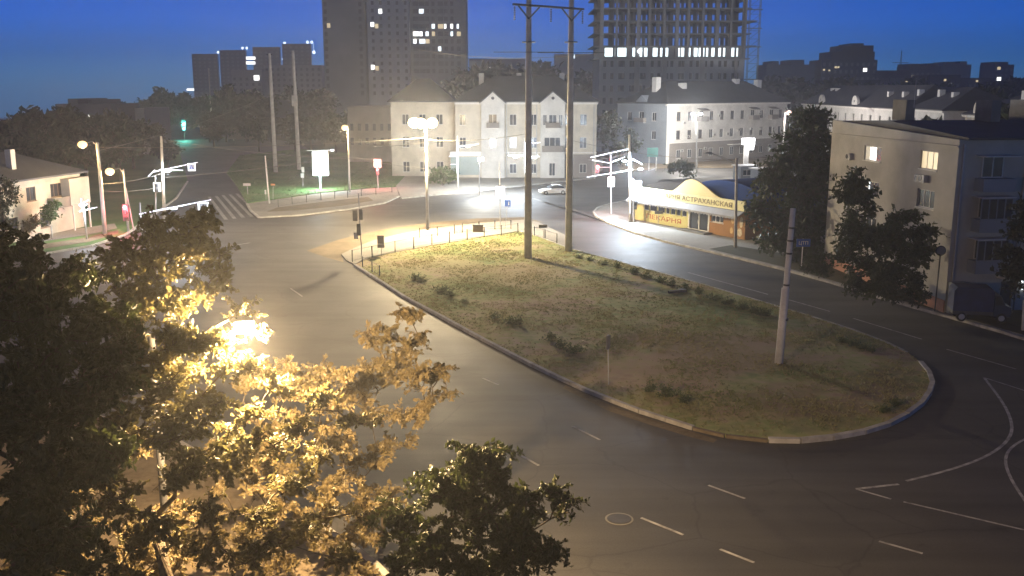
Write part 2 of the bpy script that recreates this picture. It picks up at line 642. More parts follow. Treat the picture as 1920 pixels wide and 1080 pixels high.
# bakery corner and the verge along the right-hand road
CURV = [(1185, 376), (1145, 383), (1120, 391), (1113, 399), (1118, 407), (1140, 419), (1190, 438), (1250, 455), (1315, 470), (1380, 485), (1470, 507),
        (1560, 532), (1640, 557), (1720, 580), (1800, 602), (1880, 625), (1960, 650)]
cv = px_poly(CURV)
slab('corner_pavement', cv + [Vector((95, 62, 0)), Vector((118, 118, 0)), Vector((125, 178, 0)), P(1500, 333), P(1290, 335), P(1215, 347)], M_PAVE, 0.12)
kerb('corner_kerb', cv, 0.24, 0.19)
VERGE = [(1330, 469), (1380, 481), (1470, 503), (1560, 528), (1640, 552), (1720, 575), (1800, 597), (1880, 620), (1950, 640),
         (1950, 560), (1800, 585), (1740, 560), (1660, 530), (1560, 495), (1500, 482), (1420, 470), (1370, 462)]
struct(MB().prism(px_poly(VERGE), 0.0, 0.135).build('verge_soil', M_SOIL))
YARD = [(1800, 586), (1950, 625), (1950, 540), (1850, 520), (1790, 560)]
struct(MB().prism(px_poly(YARD), 0.0, 0.15).build('yard_soil', M_SOIL))
M_GREYG = groundmat('grey_yard', [(0.3, (0.11, 0.11, 0.11)), (0.7, (0.17, 0.17, 0.165))], 0.3, fine=4.0)
struct(MB().prism(px_poly([(1775, 565), (1890, 600), (1900, 588), (1800, 545)]), 0.0, 0.158).build('yard_path', M_GREYG))

# left corner: pavement and grass by the small house
SL = [(-60, 500), (60, 480), (170, 462), (235, 441), (285, 405), (330, 372), (352, 340), (338, 290), (200, 270), (-60, 290)]
slab('left_corner_soil', px_poly(SL), M_LAWN, 0.12)
struct(MB().prism(px_poly([(60, 458), (165, 442), (220, 430), (215, 421), (150, 430), (60, 440)]), 0.0, 0.135).build('left_path', M_PAVE))
struct(MB().prism(px_poly([(-20, 478), (60, 472), (165, 456), (222, 440), (222, 433), (165, 447), (60, 463), (-20, 468)]), 0.0, 0.13).build('left_dirt_strip', M_DIRT))
kerb('left_kerb', px_poly([(-60, 501), (60, 481), (170, 463), (235, 442), (285, 406), (330, 373), (352, 341)]), 0.25, 0.18)

# near verge under the foreground trees
NEAR = [P(-200, 690), P(100, 760), P(330, 830), P(560, 960), P(700, 1060), P(790, 1150), Vector((-2, 8, 0)), Vector((-75, 8, 0)), Vector((-75, 40, 0))]
slab('near_verge', NEAR, M_DIRT, 0.12)
kerb('near_kerb', NEAR[0:6], 0.24, 0.18)

# road markings
mk = MB()


def stripe(a, b, w=0.13, z=0.007):
    A, B = P(*a), P(*b)
    d = (B - A).normalized()
    s = Vector((-d.y, d.x, 0)) * w / 2
    mk.poly([(q.x, q.y, z) for q in (A - s, B - s, B + s, A + s)])


def arc(pts, w=0.13, z=0.007):
    q = [P(*p) for p in pts]
    for k in range(2):
        r = [q[0]]
        for a, b in zip(q, q[1:]):
            r += [a * 0.75 + b * 0.25, a * 0.25 + b * 0.75]
        q = r + [q[-1]]
    n = [(q[min(i + 1, len(q) - 1)] - q[max(i - 1, 0)]).normalized() for i in range(len(q))]
    for i in range(len(q) - 1):
        s0, s1 = Vector((-n[i].y, n[i].x, 0)) * w / 2, Vector((-n[i + 1].y, n[i + 1].x, 0)) * w / 2
        mk.poly([(v.x, v.y, z) for v in (q[i] - s0, q[i + 1] - s1, q[i + 1] + s1, q[i] + s0)])


for a, b in (((905, 709), (935, 722)), ((1073, 799), (1125, 825)), ((1328, 910), (1397, 935)), ((1648, 1015), (1730, 1038)),
             ((968, 849), (1010, 873)), ((1202, 971), (1281, 1003)), ((1350, 1030), (1414, 1055)),
             ((1290, 511), (1440, 552)), ((1478, 562), (1556, 584)), ((1600, 597), (1728, 636)), ((1775, 655), (1905, 692)),
             ((545, 541), (567, 556)), ((420, 463), (470, 455))):
    stripe(a, b)
stripe((1605, 917), (1685, 908), 0.16)
stripe((1605, 917), (1671, 936), 0.12)
stripe((1694, 941), (1960, 1003), 0.12)
arc([(1699, 902), (1780, 882), (1850, 857), (1890, 828), (1900, 800), (1885, 760), (1845, 708)], 0.15)
stripe((1845, 708), (1960, 745), 0.10)
arc([(1960, 808), (1905, 830), (1883, 855), (1890, 890), (1925, 945), (1960, 985)], 0.13)
stripe((1340, 548), (1620, 634), 0.08)
struct(mk.build('road_markings', M_PAINT))
# worn zebra crossing, and right-hand stripes painting lane marks with lamp reflections
mk = MB()
for k in range(7):
    stripe((1000 + k * 17, 372 + k * 5.5), (1042 + k * 22, 386 + k * 7.2), 0.45)  # stripes stand in for light reflections on asphalt plus lane marks
for k in range(5):
    stripe((392 + k * 13, 369 - k * 1.5), (424 + k * 16, 412 - k * 2.0), 0.45)
struct(mk.build('zebra_and_reflections', mat('worn_paint_and_glare', (0.13, 0.13, 0.13), 0.7, 0, 1.5, col2=(0.42, 0.42, 0.41))))
# ------------------------------------------------------------------ lamps: poles, heads and the light they give
LAMPG = 'sodium street lamps round the junction'


def point_light(name, loc, power, col, radius=0.25, parent=None):
    L = bpy.data.lights.new(name, 'POINT')
    L.energy = power
    L.color = col
    L.shadow_soft_size = radius
    o = bpy.data.objects.new(name, L)
    COL.objects.link(o)
    o.location = loc
    if parent is not None:
        o.parent = parent
    return o


SOD = (1.0, 0.66, 0.28)
WARM = (1.0, 0.78, 0.46)


def street_lamp(px, py, head, arm, power, label, rpole=0.13, mpole=None, col=SOD, bulb=None, group=LAMPG, lean=(0, 0), extra=0, soft=0.2):
    """base pixel, head pixel row, arm end offset (dx, dy metres)"""
    b = P(px, py)
    z = ZY(head, b.y)
    t = thing('street_lamp', label, 'street lamp', b, 0, group)
    top = Vector((lean[0], lean[1], z + 0.3))
    MB().tube([(0, 0, 0), (top.x * 0.5, top.y * 0.5, z * 0.5), top], [rpole * 1.25, rpole, rpole * 0.7], 10).build('pole', mpole or M_CONC, t, True)
    e = Vector((top.x + arm[0], top.y + arm[1], z + 0.25))
    MB().tube([top - Vector((0, 0, 0.5)), top * 0.6 + e * 0.4 + Vector((0, 0, 0.12)), e], 0.035, 6).build('arm', M_STEEL, t)
    d = Vector((arm[0], arm[1], 0)).normalized() if (arm[0] or arm[1]) else Vector((0, -1, 0))
    h = MB().sph((0, 0, 0), (0.42, 0.2, 0.13), 6)
    ho = h.build('lamp_head', M_STEEL, t, True, e + d * 0.3, math.atan2(d.y, d.x))
    MB().sph((0.05, 0, -0.16), (0.5, 0.42, 0.4) if not extra else (0.72, 0.6, 0.58), 8).build('bulb', bulb or M_BULB, ho, True)  # bulb made oversized, its glowing shape stands in for lens flare
    for j in range(extra):
        a2 = math.atan2(d.y, d.x) + (-0.9, 0.9)[j % 2]
        d2 = Vector((math.cos(a2), math.sin(a2), 0))
        MB().tube([top - Vector((0, 0, 0.4)), top * 0.5 + (top + d2 * 1.1) * 0.5 + Vector((0, 0, 0.05)), top + d2 * 1.1], 0.035, 6).build('arm', M_STEEL, t)
        h2 = MB().sph((0, 0, 0), (0.42, 0.22, 0.14), 6).build('lamp_head', M_STEEL, t, True, top + d2 * 1.3, a2)
        MB().sph((0.05, 0, -0.18), (0.72, 0.6, 0.58), 8).build('bulb', bulb or M_BULB, h2, True)
    point_light('lamp_light', e + d * 0.33 - Vector((0, 0, 0.5)), power, col, soft, t)
    return t


street_lamp(802, 433, 232, (-0.3, -1.1), 85000, 'brightest street lamp on a tall pole at the paved island corner', 0.16, col=WARM, extra=2, soft=0.9, bulb=M_BULB_W)
street_lamp(656, 362, 240, (-0.2, -0.9), 14000, 'street lamp on the green lawn behind the railing, with boxes on its pole')
street_lamp(197, 440, 272, (-1.0, -0.6), 3200, 'taller of the two sodium lamps by the small cream house', 0.2)
street_lamp(241, 436, 322, (-0.9, -0.7), 4000, 'lower broad sodium lamp hanging beside a red signal', 0.12)
street_lamp(1466, 323, 212, (0.3, -0.6), 11000, 'pinkish lamp glowing above the big dark tree by the bakery', 0.12, col=(1.0, 0.84, 0.8), bulb=M_BULB_P)
# the near lamp reaching out of the foreground trees
b = P(330, 1235)
t = thing('street_lamp', 'near street lamp on a long bracket glowing inside the foreground tree', 'street lamp', b, 0, LAMPG)
MB().tube([(0, 0, 0), (0, 0, 5), (0, 0, 9.6)], [0.13, 0.11, 0.09], 10).build('pole', M_DARK, t, True)
hp = at(430, 606, b.y - 1.2)
e = hp - b
MB().tube([(0, 0, 8.5), (e.x * 0.4, e.y * 0.4, e.z * 0.4 + 8.5 * 0.6 + 0.2), (e.x, e.y, e.z + 0.12)], 0.04, 8).build('arm', M_DARK, t, True)
ho = MB().sph((0, 0, 0), (0.34, 0.17, 0.10), 6).build('lamp_head', M_STEEL, t, True, e + Vector((0.3, 0, 0.1)))
MB().sph((0.05, 0, -0.1), (0.30, 0.2, 0.17), 7).build('bulb', M_BULB_W, ho, True)
point_light('lamp_light', e + Vector((0.35, 0, -0.35)), 30000, (1.0, 0.66, 0.31), 0.2, t)
print('near lamp base', b, 'head', hp)
# ------------------------------------------------------------------ buildings
M_CREAM = mat('cream_plaster', (0.52, 0.48, 0.40), 0.9, 0.20, 0.5, 0.1, detail=9)
M_CREAM2 = mat('pale_plaster', (0.56, 0.55, 0.52), 0.9, 0.18, 0.5, 0.1, detail=9)
M_BEIGE = mat('beige_render', (0.40, 0.385, 0.35), 0.9, 0.17, 0.45, 0.15, detail=9)
M_BASE = mat('grey_brown_plaster', (0.22, 0.20, 0.18), 0.9, 0.15, 0.4)
M_TRIM = mat('white_trim', (0.66, 0.64, 0.60), 0.8, 0.06, 1.0)
M_ROOFG = mat('grey_sheet_roof', (0.065, 0.067, 0.075), 0.6, 0.2, 0.4)
M_ROOFD = mat('dark_slate_roof', (0.045, 0.047, 0.055), 0.75, 0.25, 0.4)
M_CHIM = mat('whitewashed_chimney', (0.58, 0.58, 0.57), 0.9, 0.12, 1.0)
M_BLUEP = mat('blue_grey_plaster_and_shade', (0.24, 0.27, 0.31), 0.9, 0.12, 0.3)  # own tone of some walls; on the shaded side wall it paints shade
M_TOWER = mat('grey_panel', (0.25, 0.27, 0.28), 0.9, 0.15, 0.12)
M_TOWERL = mat('light_panel', (0.40, 0.43, 0.45), 0.9, 0.10, 0.12)
M_TOWERD = mat('dark_panel', (0.10, 0.105, 0.10), 0.9, 0.15, 0.12)
M_PINK = mat('pinkish_plinth', (0.42, 0.22, 0.15), 0.9, 0.2, 0.8)
M_AC = mat('cooler_box', (0.42, 0.41, 0.39), 0.6, 0.1, 2.0)


def frameM(O, ang):
    return Matrix.Translation((O[0], O[1], O[2] if len(O) > 2 else 0)) @ Matrix.Rotation(ang, 4, 'Z')


def window(parent, M, x, z, w, h, glass=None, fr=None, cols=2, transom=False, depth=0.12, sill=True, name='window'):
    fb = MB()
    t = 0.07
    fb.box(x, x + w, depth, depth + 0.06, z, z + t).box(x, x + w, depth, depth + 0.06, z + h - t, z + h)
    fb.box(x, x + t, depth, depth + 0.06, z + t, z + h - t).box(x + w - t, x + w, depth, depth + 0.06, z + t, z + h - t)
    for k in range(1, cols):
        c = x + w * k / cols
        fb.box(c - 0.04, c + 0.04, depth, depth + 0.05, z + t, z + h - t)
    if transom:
        fb.box(x + t, x + w - t, depth + 0.005, depth + 0.045, z + h * 0.68, z + h * 0.68 + 0.06)
    if sill:
        fb.box(x - 0.06, x + w + 0.06, -0.09, depth - 0.002, z - 0.06, z - 0.003)
    m = MB().add(fb, M)
    wo = m.build(name, fr or M_FRAME, parent)
    MB().add(MB().box(x + 0.01, x + w - 0.01, depth + 0.022, depth + 0.034, z + 0.01, z + h - 0.01), M).build('pane', glass or M_GLASS, wo)
    return wo


def wallgrid(mb, M, Wd, Hh, holes, rev=0.2, z0=0.0):
    """a wall in the local xz plane facing -y, with real openings and reveals"""
    xs = sorted({0.0, Wd} | {a for q in holes for a in (q[0], q[0] + q[2])})
    zs = sorted({z0, Hh} | {a for q in holes for a in (q[1], q[1] + q[3])})
    m = MB()
    for i in range(len(xs) - 1):
        for j in range(len(zs) - 1):
            cx, cz = (xs[i] + xs[i + 1]) / 2, (zs[j] + zs[j + 1]) / 2
            if any(q[0] < cx < q[0] + q[2] and q[1] < cz < q[1] + q[3] for q in holes):
                continue
            m.poly([(xs[i], 0, zs[j]), (xs[i + 1], 0, zs[j]), (xs[i + 1], 0, zs[j + 1]), (xs[i], 0, zs[j + 1])])
    for q in holes:
        a, b, c, d = q[0], q[0] + q[2], q[1], q[1] + q[3]
        m.poly([(a, 0, c), (a, rev, c), (b, rev, c), (b, 0, c)])
        m.poly([(a, 0, d), (b, 0, d), (b, rev, d), (a, rev, d)])
        m.poly([(a, 0, c), (a, 0, d), (a, rev, d), (a, rev, c)])
        m.poly([(b, 0, c), (b, rev, c), (b, rev, d), (b, 0, d)])
    mb.add(m, M)


def hip(mb, x0, x1, y0, y1, z, h, ov=0.5, run=None):
    x0, x1, y0, y1 = x0 - ov, x1 + ov, y0 - ov, y1 + ov
    ym = (y0 + y1) / 2
    r = run if run is not None else (y1 - y0) / 2
    n = len(mb.v)
    t = 0.18
    mb.v += [(x0, y0, z), (x1, y0, z), (x1, y1, z), (x0, y1, z), (x0, y0, z + t), (x1, y0, z + t), (x1, y1, z + t), (x0, y1, z + t),
             (x0 + r, ym, z + h), (x1 - r, ym, z + h)]
    for q in ((3, 2, 1, 0), (0, 1, 5, 4), (1, 2, 6, 5), (2, 3, 7, 6), (3, 0, 4, 7), (4, 5, 9, 8), (5, 6, 9), (6, 7, 8, 9), (7, 4, 8)):
        mb.f.append(tuple(n + i for i in q))


def balcony(parent, M, x, z, w, d=0.9, h=0.95, m=None):
    b = MB().box(x, x + w, -d, -0.003, z - 0.15, z)
    bb = MB().add(b, M).build('balcony', m or M_TRIM, parent)
    r = MB().box(x, x + w, -d, -d + 0.05, z + 0.003, z + h).box(x, x + 0.05, -d + 0.052, -0.004, z + 0.003, z + h).box(x + w - 0.05, x + w, -d + 0.052, -0.004, z + 0.003, z + h)
    MB().add(r, M).build('railing', M_BASE, bb)
    return bb


def cooler(parent, M, x, z):
    b = MB().box(x, x + 0.8, -0.34, -0.004, z, z + 0.55)
    o = MB().add(b, M).build('cooler', M_AC, parent)
    f = MB().lathe([(0.2, 0), (0.2, 0.02)], 12, Matrix.Translation((x + 0.3, -0.342, z + 0.28)) @ Matrix.Rotation(math.pi / 2, 4, 'X'))
    MB().add(f, M).build('fan', M_DARK, o)


I4 = Matrix.Identity(4)
# ---- cream corner house
Y1 = P(985, 334).y
X0, X1 = at(855, 334, Y1).x, at(1117, 334, Y1).x
Wd = X1 - X0
HE = ZY(193, Y1)
b1 = thing('corner_house', 'three storey cream corner house with two gabled bays under a grey hipped roof', 'house', (X0, Y1, 0.1))


def lx(px, dy=0.0):
    return at(px, 300, Y1 + dy).x - X0


rows = [ZY(326, Y1), ZY(279, Y1), ZY(236, Y1)]
holes, wins = [], []
for px, w, rs in ((868, 1.2, (1, 2)), (962, 1.25, (0, 1, 2)), (1000, 1.2, (0, 1, 2)), (1063, 0.9, (1, 2)), (1093, 1.25, (0, 1, 2))):
    for r in rs:
        holes.append((lx(px) - w / 2, rows[r], w, 1.95 if r else 1.7))
bays = []
for p0, p1 in ((903, 946), (1013, 1058)):
    bays.append((lx(p0), lx(p1)))
wall = MB()
wallgrid(wall, I4, Wd, HE, holes)
wall.box(0.005, Wd, 13.95, 14.0, 0, HE).box(Wd - 0.03, Wd, 0.003, 13.94, 0, HE).box(-0.03, -0.001, 0.003, 13.94, 0, HE)
wall.build('wall', M_CREAM, b1)
for k, q in enumerate(holes):
    window(b1, I4, *q, fr=M_FRAME, glass=M_GLASS)
MB().box(-0.15, Wd + 0.15, -0.35, 0.0, HE - 0.35, HE - 0.002).box(-0.05, Wd + 0.05, -0.08, -0.003, rows[1] - 0.9, rows[1] - 0.7).build('cornice', M_TRIM, b1)
for x in (lx(950), lx(1006), lx(1112)):
    MB().tube([(x, -0.1, 0), (x, -0.1, HE - 0.4)], 0.07, 6).build('drainpipe', M_STEEL, b1)
for i, (a, c) in enumerate(bays):
    w = c - a
    bh = [(w / 2 - 0.75, rows[2] - 0.4, 1.5, 2.4), (w / 2 - 0.65, rows[1], 1.3, 1.95)] if i == 0 else \
        [(w / 2 - 0.7, rows[2] - 0.4, 1.4, 2.3), (w / 2 - 1.75, rows[2], 0.7, 1.9), (w / 2 + 1.05, rows[2], 0.7, 1.9), (w / 2 - 1.5, rows[1], 2.9, 2.0), (w / 2 - 0.6, 0.4, 1.1, 2.3)]
    M = frameM((a, -1.1), 0)
    bw = MB()
    wallgrid(bw, M, w, HE, bh)
    g = MB().box(0, 0.03, 0.003, 1.1, 0, HE).box(w - 0.03, w, 0.003, 1.1, 0, HE)
    apex = ZY(174, Y1)
    g.yprism([(0, HE + 0.003), (w, HE + 0.003), (w * 0.5, apex)], 0.0, 0.3)
    bw.add(g, M)
    bo = bw.build('gabled_bay', M_CREAM2, b1)
    MB().lathe([(0.28, 0), (0.28, 0.03)], 14, M @ Matrix.Translation((w / 2, -0.005, HE + 0.75)) @ Matrix.Rotation(math.pi / 2, 4, 'X')).build('round_vent', M_DARK, bo)
    tr = MB()
    tr.poly([(-0.3, -0.12, HE - 0.05), (w / 2, -0.12, apex + 0.18), (w / 2, -0.12, apex - 0.1), (-0.3, -0.12, HE - 0.3)])
    tr.poly([(w + 0.3, -0.12, HE - 0.05), (w + 0.3, -0.12, HE - 0.3), (w / 2, -0.12, apex - 0.1), (w / 2, -0.12, apex + 0.18)])
    gr = MB().yprism([(-0.35, HE - 0.02), (w / 2, apex + 0.22), (w + 0.35, HE - 0.02), (w + 0.35, HE - 0.22), (w / 2, apex + 0.02), (-0.35, HE - 0.22)], -0.25, 4.5)
    MB().add(gr, M).build('gable_roof', M_ROOFG, bo)
    for q in bh:
        window(bo, M, *q, cols=2 if q[2] < 2 else 3, fr=M_FRAME)
    if i == 0:
        balcony(b1, M, w / 2 - 1.1, rows[2] - 0.42, 2.2)
    else:
        balcony(b1, M, w / 2 - 1.3, rows[2] - 0.42, 2.6)
        balcony(b1, M, w / 2 - 1.9, rows[1] - 0.42, 3.8, m=M_BASE)
MB().box(bays[1][1] + 0.05, Wd - 0.4, -0.10, -0.012, 0, rows[1] - 1.1).build('shopfront_band', M_BASE, b1)
window(b1, I4, lx(1093) - 0.62, rows[0] + 0.1, 1.25, 1.6, depth=-0.18, sill=False)
rf = MB()
hip(rf, 0, Wd, 0, 14, HE, ZY(143, Y1 + 7) - HE, 0.6)
ro = rf.build('roof', M_ROOFG, b1)
for x in (4, 11, 19):
    MB().box(x, x + 0.9, 8, 8.8, HE + 2.2, HE + 5.2).build('chimney', M_CHIM, ro)
# its west wing
XW = at(735, 300, Y1 + 3).x - X0
wh = [(XW + 2 + k * 3.1, r, 1.25, 1.9) for k in range(3) for r in rows]
wb = MB()
wallgrid(wb, Matrix.Translation((XW, 3, 0)), -0.04 - XW, HE, [(q[0] - XW, q[1], q[2], q[3]) for q in wh])
wb.box(XW - 0.03, XW - 0.001, 3.003, 13, 0, HE)
wo = wb.build('west_wing', M_CREAM, b1)
for q in wh:
    window(wo, Matrix.Translation((0, 3, 0)), *q)
rf = MB()
hip(rf, XW, -0.7, 3, 14, HE, 4.2, 0.6, 5)
rf.build('roof', M_ROOFG, b1)
# pharmacy-like lit shop front at the left of the ground floor
MB().box(lx(868) - 2.3, lx(903) - 0.1, -0.5, -0.02, 3.9, 4.7).build('fascia', M_WHITE, b1)
MB().box(lx(868) - 2.2, lx(903) - 0.3, -0.12, -0.02, 0.5, 3.7).build('shop_glazing', mat('shop_glass', (0.25, 0.33, 0.34), 0.3, 0.1, 0.6), b1)

# ---- second house, behind the bakery
C = P(1248, 309)
TH = R(41)
HE2 = ZY(196, C.y)
b2 = thing('apartment_house', 'long three storey pale house with dark hipped roof and small roofed balconies behind the bakery', 'house', (C.x, C.y, 0.1), TH)
W2, D2 = 44, 14.2
r2 = [1.0, 5.1, 9.0]
holes2 = []
for k in range(11):
    x = 3.2 + k * 3.75
    for j, z in enumerate(r2):
        if j == 2 and k in (2, 7, 9):
            continue
        holes2.append((x, z, 1.3, 1.9))
wall = MB()
wallgrid(wall, I4, W2, HE2, holes2)
wall.box(0.005, W2, D2 - 0.05, D2, 0, HE2).box(W2 - 0.04, W2, 0.003, D2 - 0.06, 0, HE2)
wall.build('wall', M_CREAM2, b2)
for i, q in enumerate(holes2):
    window(b2, I4, *q, fr=M_FRAME_BR if i % 3 else M_FRAME, glass=M_GLASS)
MB().box(0.3, W2 - 0.2, -0.07, -0.006, 0.0, 4.3).build('base_band', M_BASE, b2)
for q in holes2:
    if q[1] < 2:
        window(b2, I4, q[0], q[1] + 0.1, q[2], q[3] - 0.1, depth=-0.15, sill=False, fr=M_FRAME)
sideh = [(3, r2[1], 1.2, 1.8), (10, r2[1], 1.2, 1.8), (3, r2[2], 1.2, 1.8), (10, r2[2], 1.2, 1.8), (6.3, r2[2] - 0.3, 1.4, 2.2)]
ML = frameM((0, D2), -math.pi / 2)
sw = MB()
wallgrid(sw, ML, D2, HE2, sideh)
so = sw.build('side_wall', M_BLUEP, b2)  # bluish shade of this side is put into the wall colour
for q in sideh:
    window(so, ML, *q, fr=M_FRAME)
balcony(b2, ML, 5.6, r2[2] - 0.35, 2.8, m=M_BLUEP)
MB().add(MB().yprism([(5, HE2), (9.2, HE2), (7.1, HE2 + 1.8)], -0.25, 3.5), ML).build('side_gable', M_BLUEP, b2)
MB().box(-0.6, W2 + 0.4, -0.6, 0.0, HE2 - 0.4, HE2 - 0.004).box(0, W2, -0.09, -0.004, 4.32, 4.55).box(-0.02, 0.9, -0.1, -0.004, 0, 4.31).build('cornice', M_TRIM, b2)
for k in (2, 7, 9):
    x = 3.2 + k * 3.75 - 0.7
    bal = balcony(b2, I4, x, r2[2] - 0.2, 2.6, 1.2, 1.0, M_BEIGE)
    MB().cbox((x + 1.3, -0.62, r2[2] + 2.35), (2.9, 1.5, 0.08), 0, 0.35).build('canopy', M_BASE, bal)
    window(b2, I4, x + 0.5, r2[2], 1.5, 2.0, depth=-0.09, sill=False, glass=M_GLASS)
for k, (x, z) in enumerate(((5.2, 8.3), (6.6, 5.4), (15.7, 5.5), (17.2, 9.6), (20.5, 5.5), (24.6, 6.3), (29.4, 6.4), (32.3, 9.8), (33, 6.3), (38, 6.3), (4.6, 2.4), (12.6, 2.6))):
    cooler(b2, I4, x, z)
MB().box(21, 26, -1.6, -0.08, 3.3, 3.5).build('porch_canopy', M_TRIM, b2)
MB().cbox((28.7, -1.2, 3.2), (6, 2.4, 0.15), 0, 0.3).build('porch_canopy', M_BASE, b2)
rf = MB()
hip(rf, 0, W2, 0, D2, HE2, ZY(152, C.y + 12) - HE2, 0.6, 8)
ro = rf.build('roof', M_ROOFD, b2)
for (x, y, h) in ((3.2, 6.0, 5.6), (9.8, 4.2, 4.4), (31.5, 6.0, 5.4), (38.5, 4.8, 5.2)):
    ch = MB().box(x, x + 1.5, y, y + 1.2, HE2 + 1.0, HE2 + h)
    ch.build('chimney', M_CHIM, ro)

# ---- white terrace along the side street, end-on behind the four-storey block
def terrace(name, label, A, B, he, m, hroof, dep=12, cols=6, gables=(), lit=(), rows=(5.4, 9.4), roofm=None, chims=()):
    A, B = Vector(A), Vector(B)
    L = (B - A).length
    t = thing(name, label, 'house', (A.x, A.y, -0.05), math.atan2(B.y - A.y, B.x - A.x))
    hs = [(L * (k + 0.5) / cols - 0.6, z, 1.2, 1.9) for k in range(cols) for z in rows]
    w = MB()
    wallgrid(w, I4, L, he, hs)
    w.box(0, L, dep - 0.05, dep, 0, he).box(0, 0.04, 0.003, dep - 0.06, 0, he).box(L - 0.04, L, 0.003, dep - 0.06, 0, he)
    w.build('wall', m, t)
    for i, q in enumerate(hs):
        window(t, I4, *q, fr=M_FRAME, glass=M_LIT_W if i in lit else M_GLASS)
    MB().box(-0.3, L + 0.3, -0.4, 0, he - 0.3, he - 0.003).build('cornice', M_TRIM, t)
    r = MB()
    hip(r, 0, L, 0, dep, he, hroof, 0.5, 5)
    ro = r.build('roof', roofm or M_ROOFD, t)
    for g in gables:
        pr = [(g - 1.8, he + 0.003), (g + 1.8, he + 0.003)] + [(g + 1.8 * math.cos(a), he + 0.8 + 1.4 * math.sin(a)) for a in [math.pi * i / 8 for i in range(9)]]
        go = MB().yprism(pr, -0.15, 0.35).build('rounded_gable', m, t)
        MB().lathe([(0.22, 0), (0.22, 0.03)], 10, Matrix.Translation((g, -0.16, he + 1.1)) @ Matrix.Rotation(math.pi / 2, 4, 'X')).build('round_vent', M_DARK, go)
    for (x, y, h) in chims:
        MB().box(x, x + 1.0, y, y + 0.9, he + 0.5, he + h).build('chimney', M_CHIM, ro)
    return t


terrace('terraced_house', 'long white terrace with dark roof and two rounded gables behind the dark tree', (70, 238), (67, 168), 12.4, M_CREAM2, 4.2, cols=13,
        gables=(16, 41), chims=((8, 4, 3.6), (12, 4, 3.6), (52, 2.5, 3.0), (60, 2.5, 3.0), (66, 3, 3.4)), rows=(5.0, 9.2))
terrace('white_house', 'white house with dark roof between the long terrace and the cream house', (67, 166), (66, 151), 12.6, M_CREAM2, 3.6, cols=4, chims=((3, 3, 3.2), (9, 3, 2.8)))
terrace('cream_house', 'cream house with small attic turret over the roof of the four storey block', (66.5, 145), (65.5, 131), 12.2, M_CREAM, 3.0, cols=4, gables=(5,), chims=((11, 3, 3.5),))
terrace('dim_house', 'dim grey house at the right edge beyond the cream house', (66, 126), (64, 112), 11.6, M_BLUEP, 3.0, cols=4, gables=(4,))

# ---- four-storey block on the right
CX, CY = 31.2, 68.5
b4 = thing('apartment_block', 'four storey beige block with two lit upper windows in its blank end wall', 'apartment block', (CX, CY, 0.1), math.atan2(0.124, 0.992))
LEN, HB = 20.0, 12.35
fl = [1.0, 3.95, 6.9, 9.75]
MLft = frameM((0, LEN), -math.pi / 2)


def ex(px):                                  # place along the end wall of a photo column
    k = (px - 960) / F / 0.985
    o = Vector((CX, CY, 0))
    d = Vector((-0.124, 0.992, 0))
    s = (k * o.y - o.x) / (d.x - k * d.y)
    return LEN - s


eh = []
for px, w, h_, rws in ((1621, 2.9, 1.2, (3, 2, 1)), (1725, 2.4, 1.35, (3, 2, 1))):
    for r in rws:
        eh.append((ex(px) - w / 2, fl[r] + 0.25, w, h_, px, r))
wall = MB()
wallgrid(wall, MLft, LEN, HB, [q[:4] for q in eh])
wall.add(MB().yprism([(0, HB + 0.002), (LEN, HB + 0.002), (0, HB + 0.75)], 0.0, 0.35), MLft)
fh = []
for k in range(7):
    for r in (0, 1, 2, 3):
        if not (k in (0, 1, 3, 5)):
            fh.append((0.9 + k * 2.6, fl[r], 1.2, 1.5))
wallgrid(wall, I4, 20, HB, fh)
wall.box(0.4, 20, LEN - 0.05, LEN, 0, HB).box(19.96, 20, 0.003, LEN - 0.06, 0, HB)
wall.build('wall', M_BEIGE, b4)
for q in eh:
    g = M_GLASS
    if q[5] == 3:
        g = M_GLASS if q[4] < 1700 else M_LIT_Y
    wo = window(b4, MLft, *q[:4], cols=3, glass=g)
    if q[4] < 1700 and q[5] in (2, 3):
        MB().add(MB().box(q[0] + 0.08, q[0] + q[2] * (0.66 if q[5] == 3 else 0.4), 0.1355, 0.1365, q[1] + 0.08, q[1] + q[3] - 0.08), MLft).build('lit_pane', M_LIT_W if q[5] == 3 else M_LIT_B, wo)
        MB().add(MB().box(q[0] + 0.08, q[0] + q[2] * 0.28, 0.131, 0.134, q[1] + 0.08, q[1] + q[3] - 0.08), MLft).build('curtain', mat('thin_curtain', (0.5, 0.45, 0.36), 0.9, 0.2, 3.0, emit=(1, 0.9, 0.7), estr=0.35), wo)  # curtain given a faint glow, standing for room light behind it
for q in fh:
    window(b4, I4, *q, cols=2)
cooler(b4, MLft, ex(1708), fl[3] - 0.75)
cooler(b4, MLft, ex(1716), fl[3] - 0.72)
cooler(b4, MLft, ex(1578), fl[3] + 0.1)
cooler(b4, MLft, ex(1570), fl[1] - 0.2)
cooler(b4, MLft, ex(1590), fl[1] + 0.6)
MB().add(MB().box(0, LEN, -0.1, -0.003, 0, 0.9), MLft).build('plinth', M_PINK, b4)
MB().add(MB().box(-0.15, LEN + 0.1, -0.14, -0.003, HB - 0.55, HB - 0.4), MLft).build('string_course', M_BEIGE, b4)
MB().tube([(0.35, -0.12, 0.1), (0.35, -0.12, HB - 0.3)], 0.08, 6).build('drainpipe', M_STEEL, b4)
MB().tube([(5.1, -0.12, 0.1), (5.1, -0.12, HB - 0.3)], 0.08, 6).build('drainpipe', M_STEEL, b4)
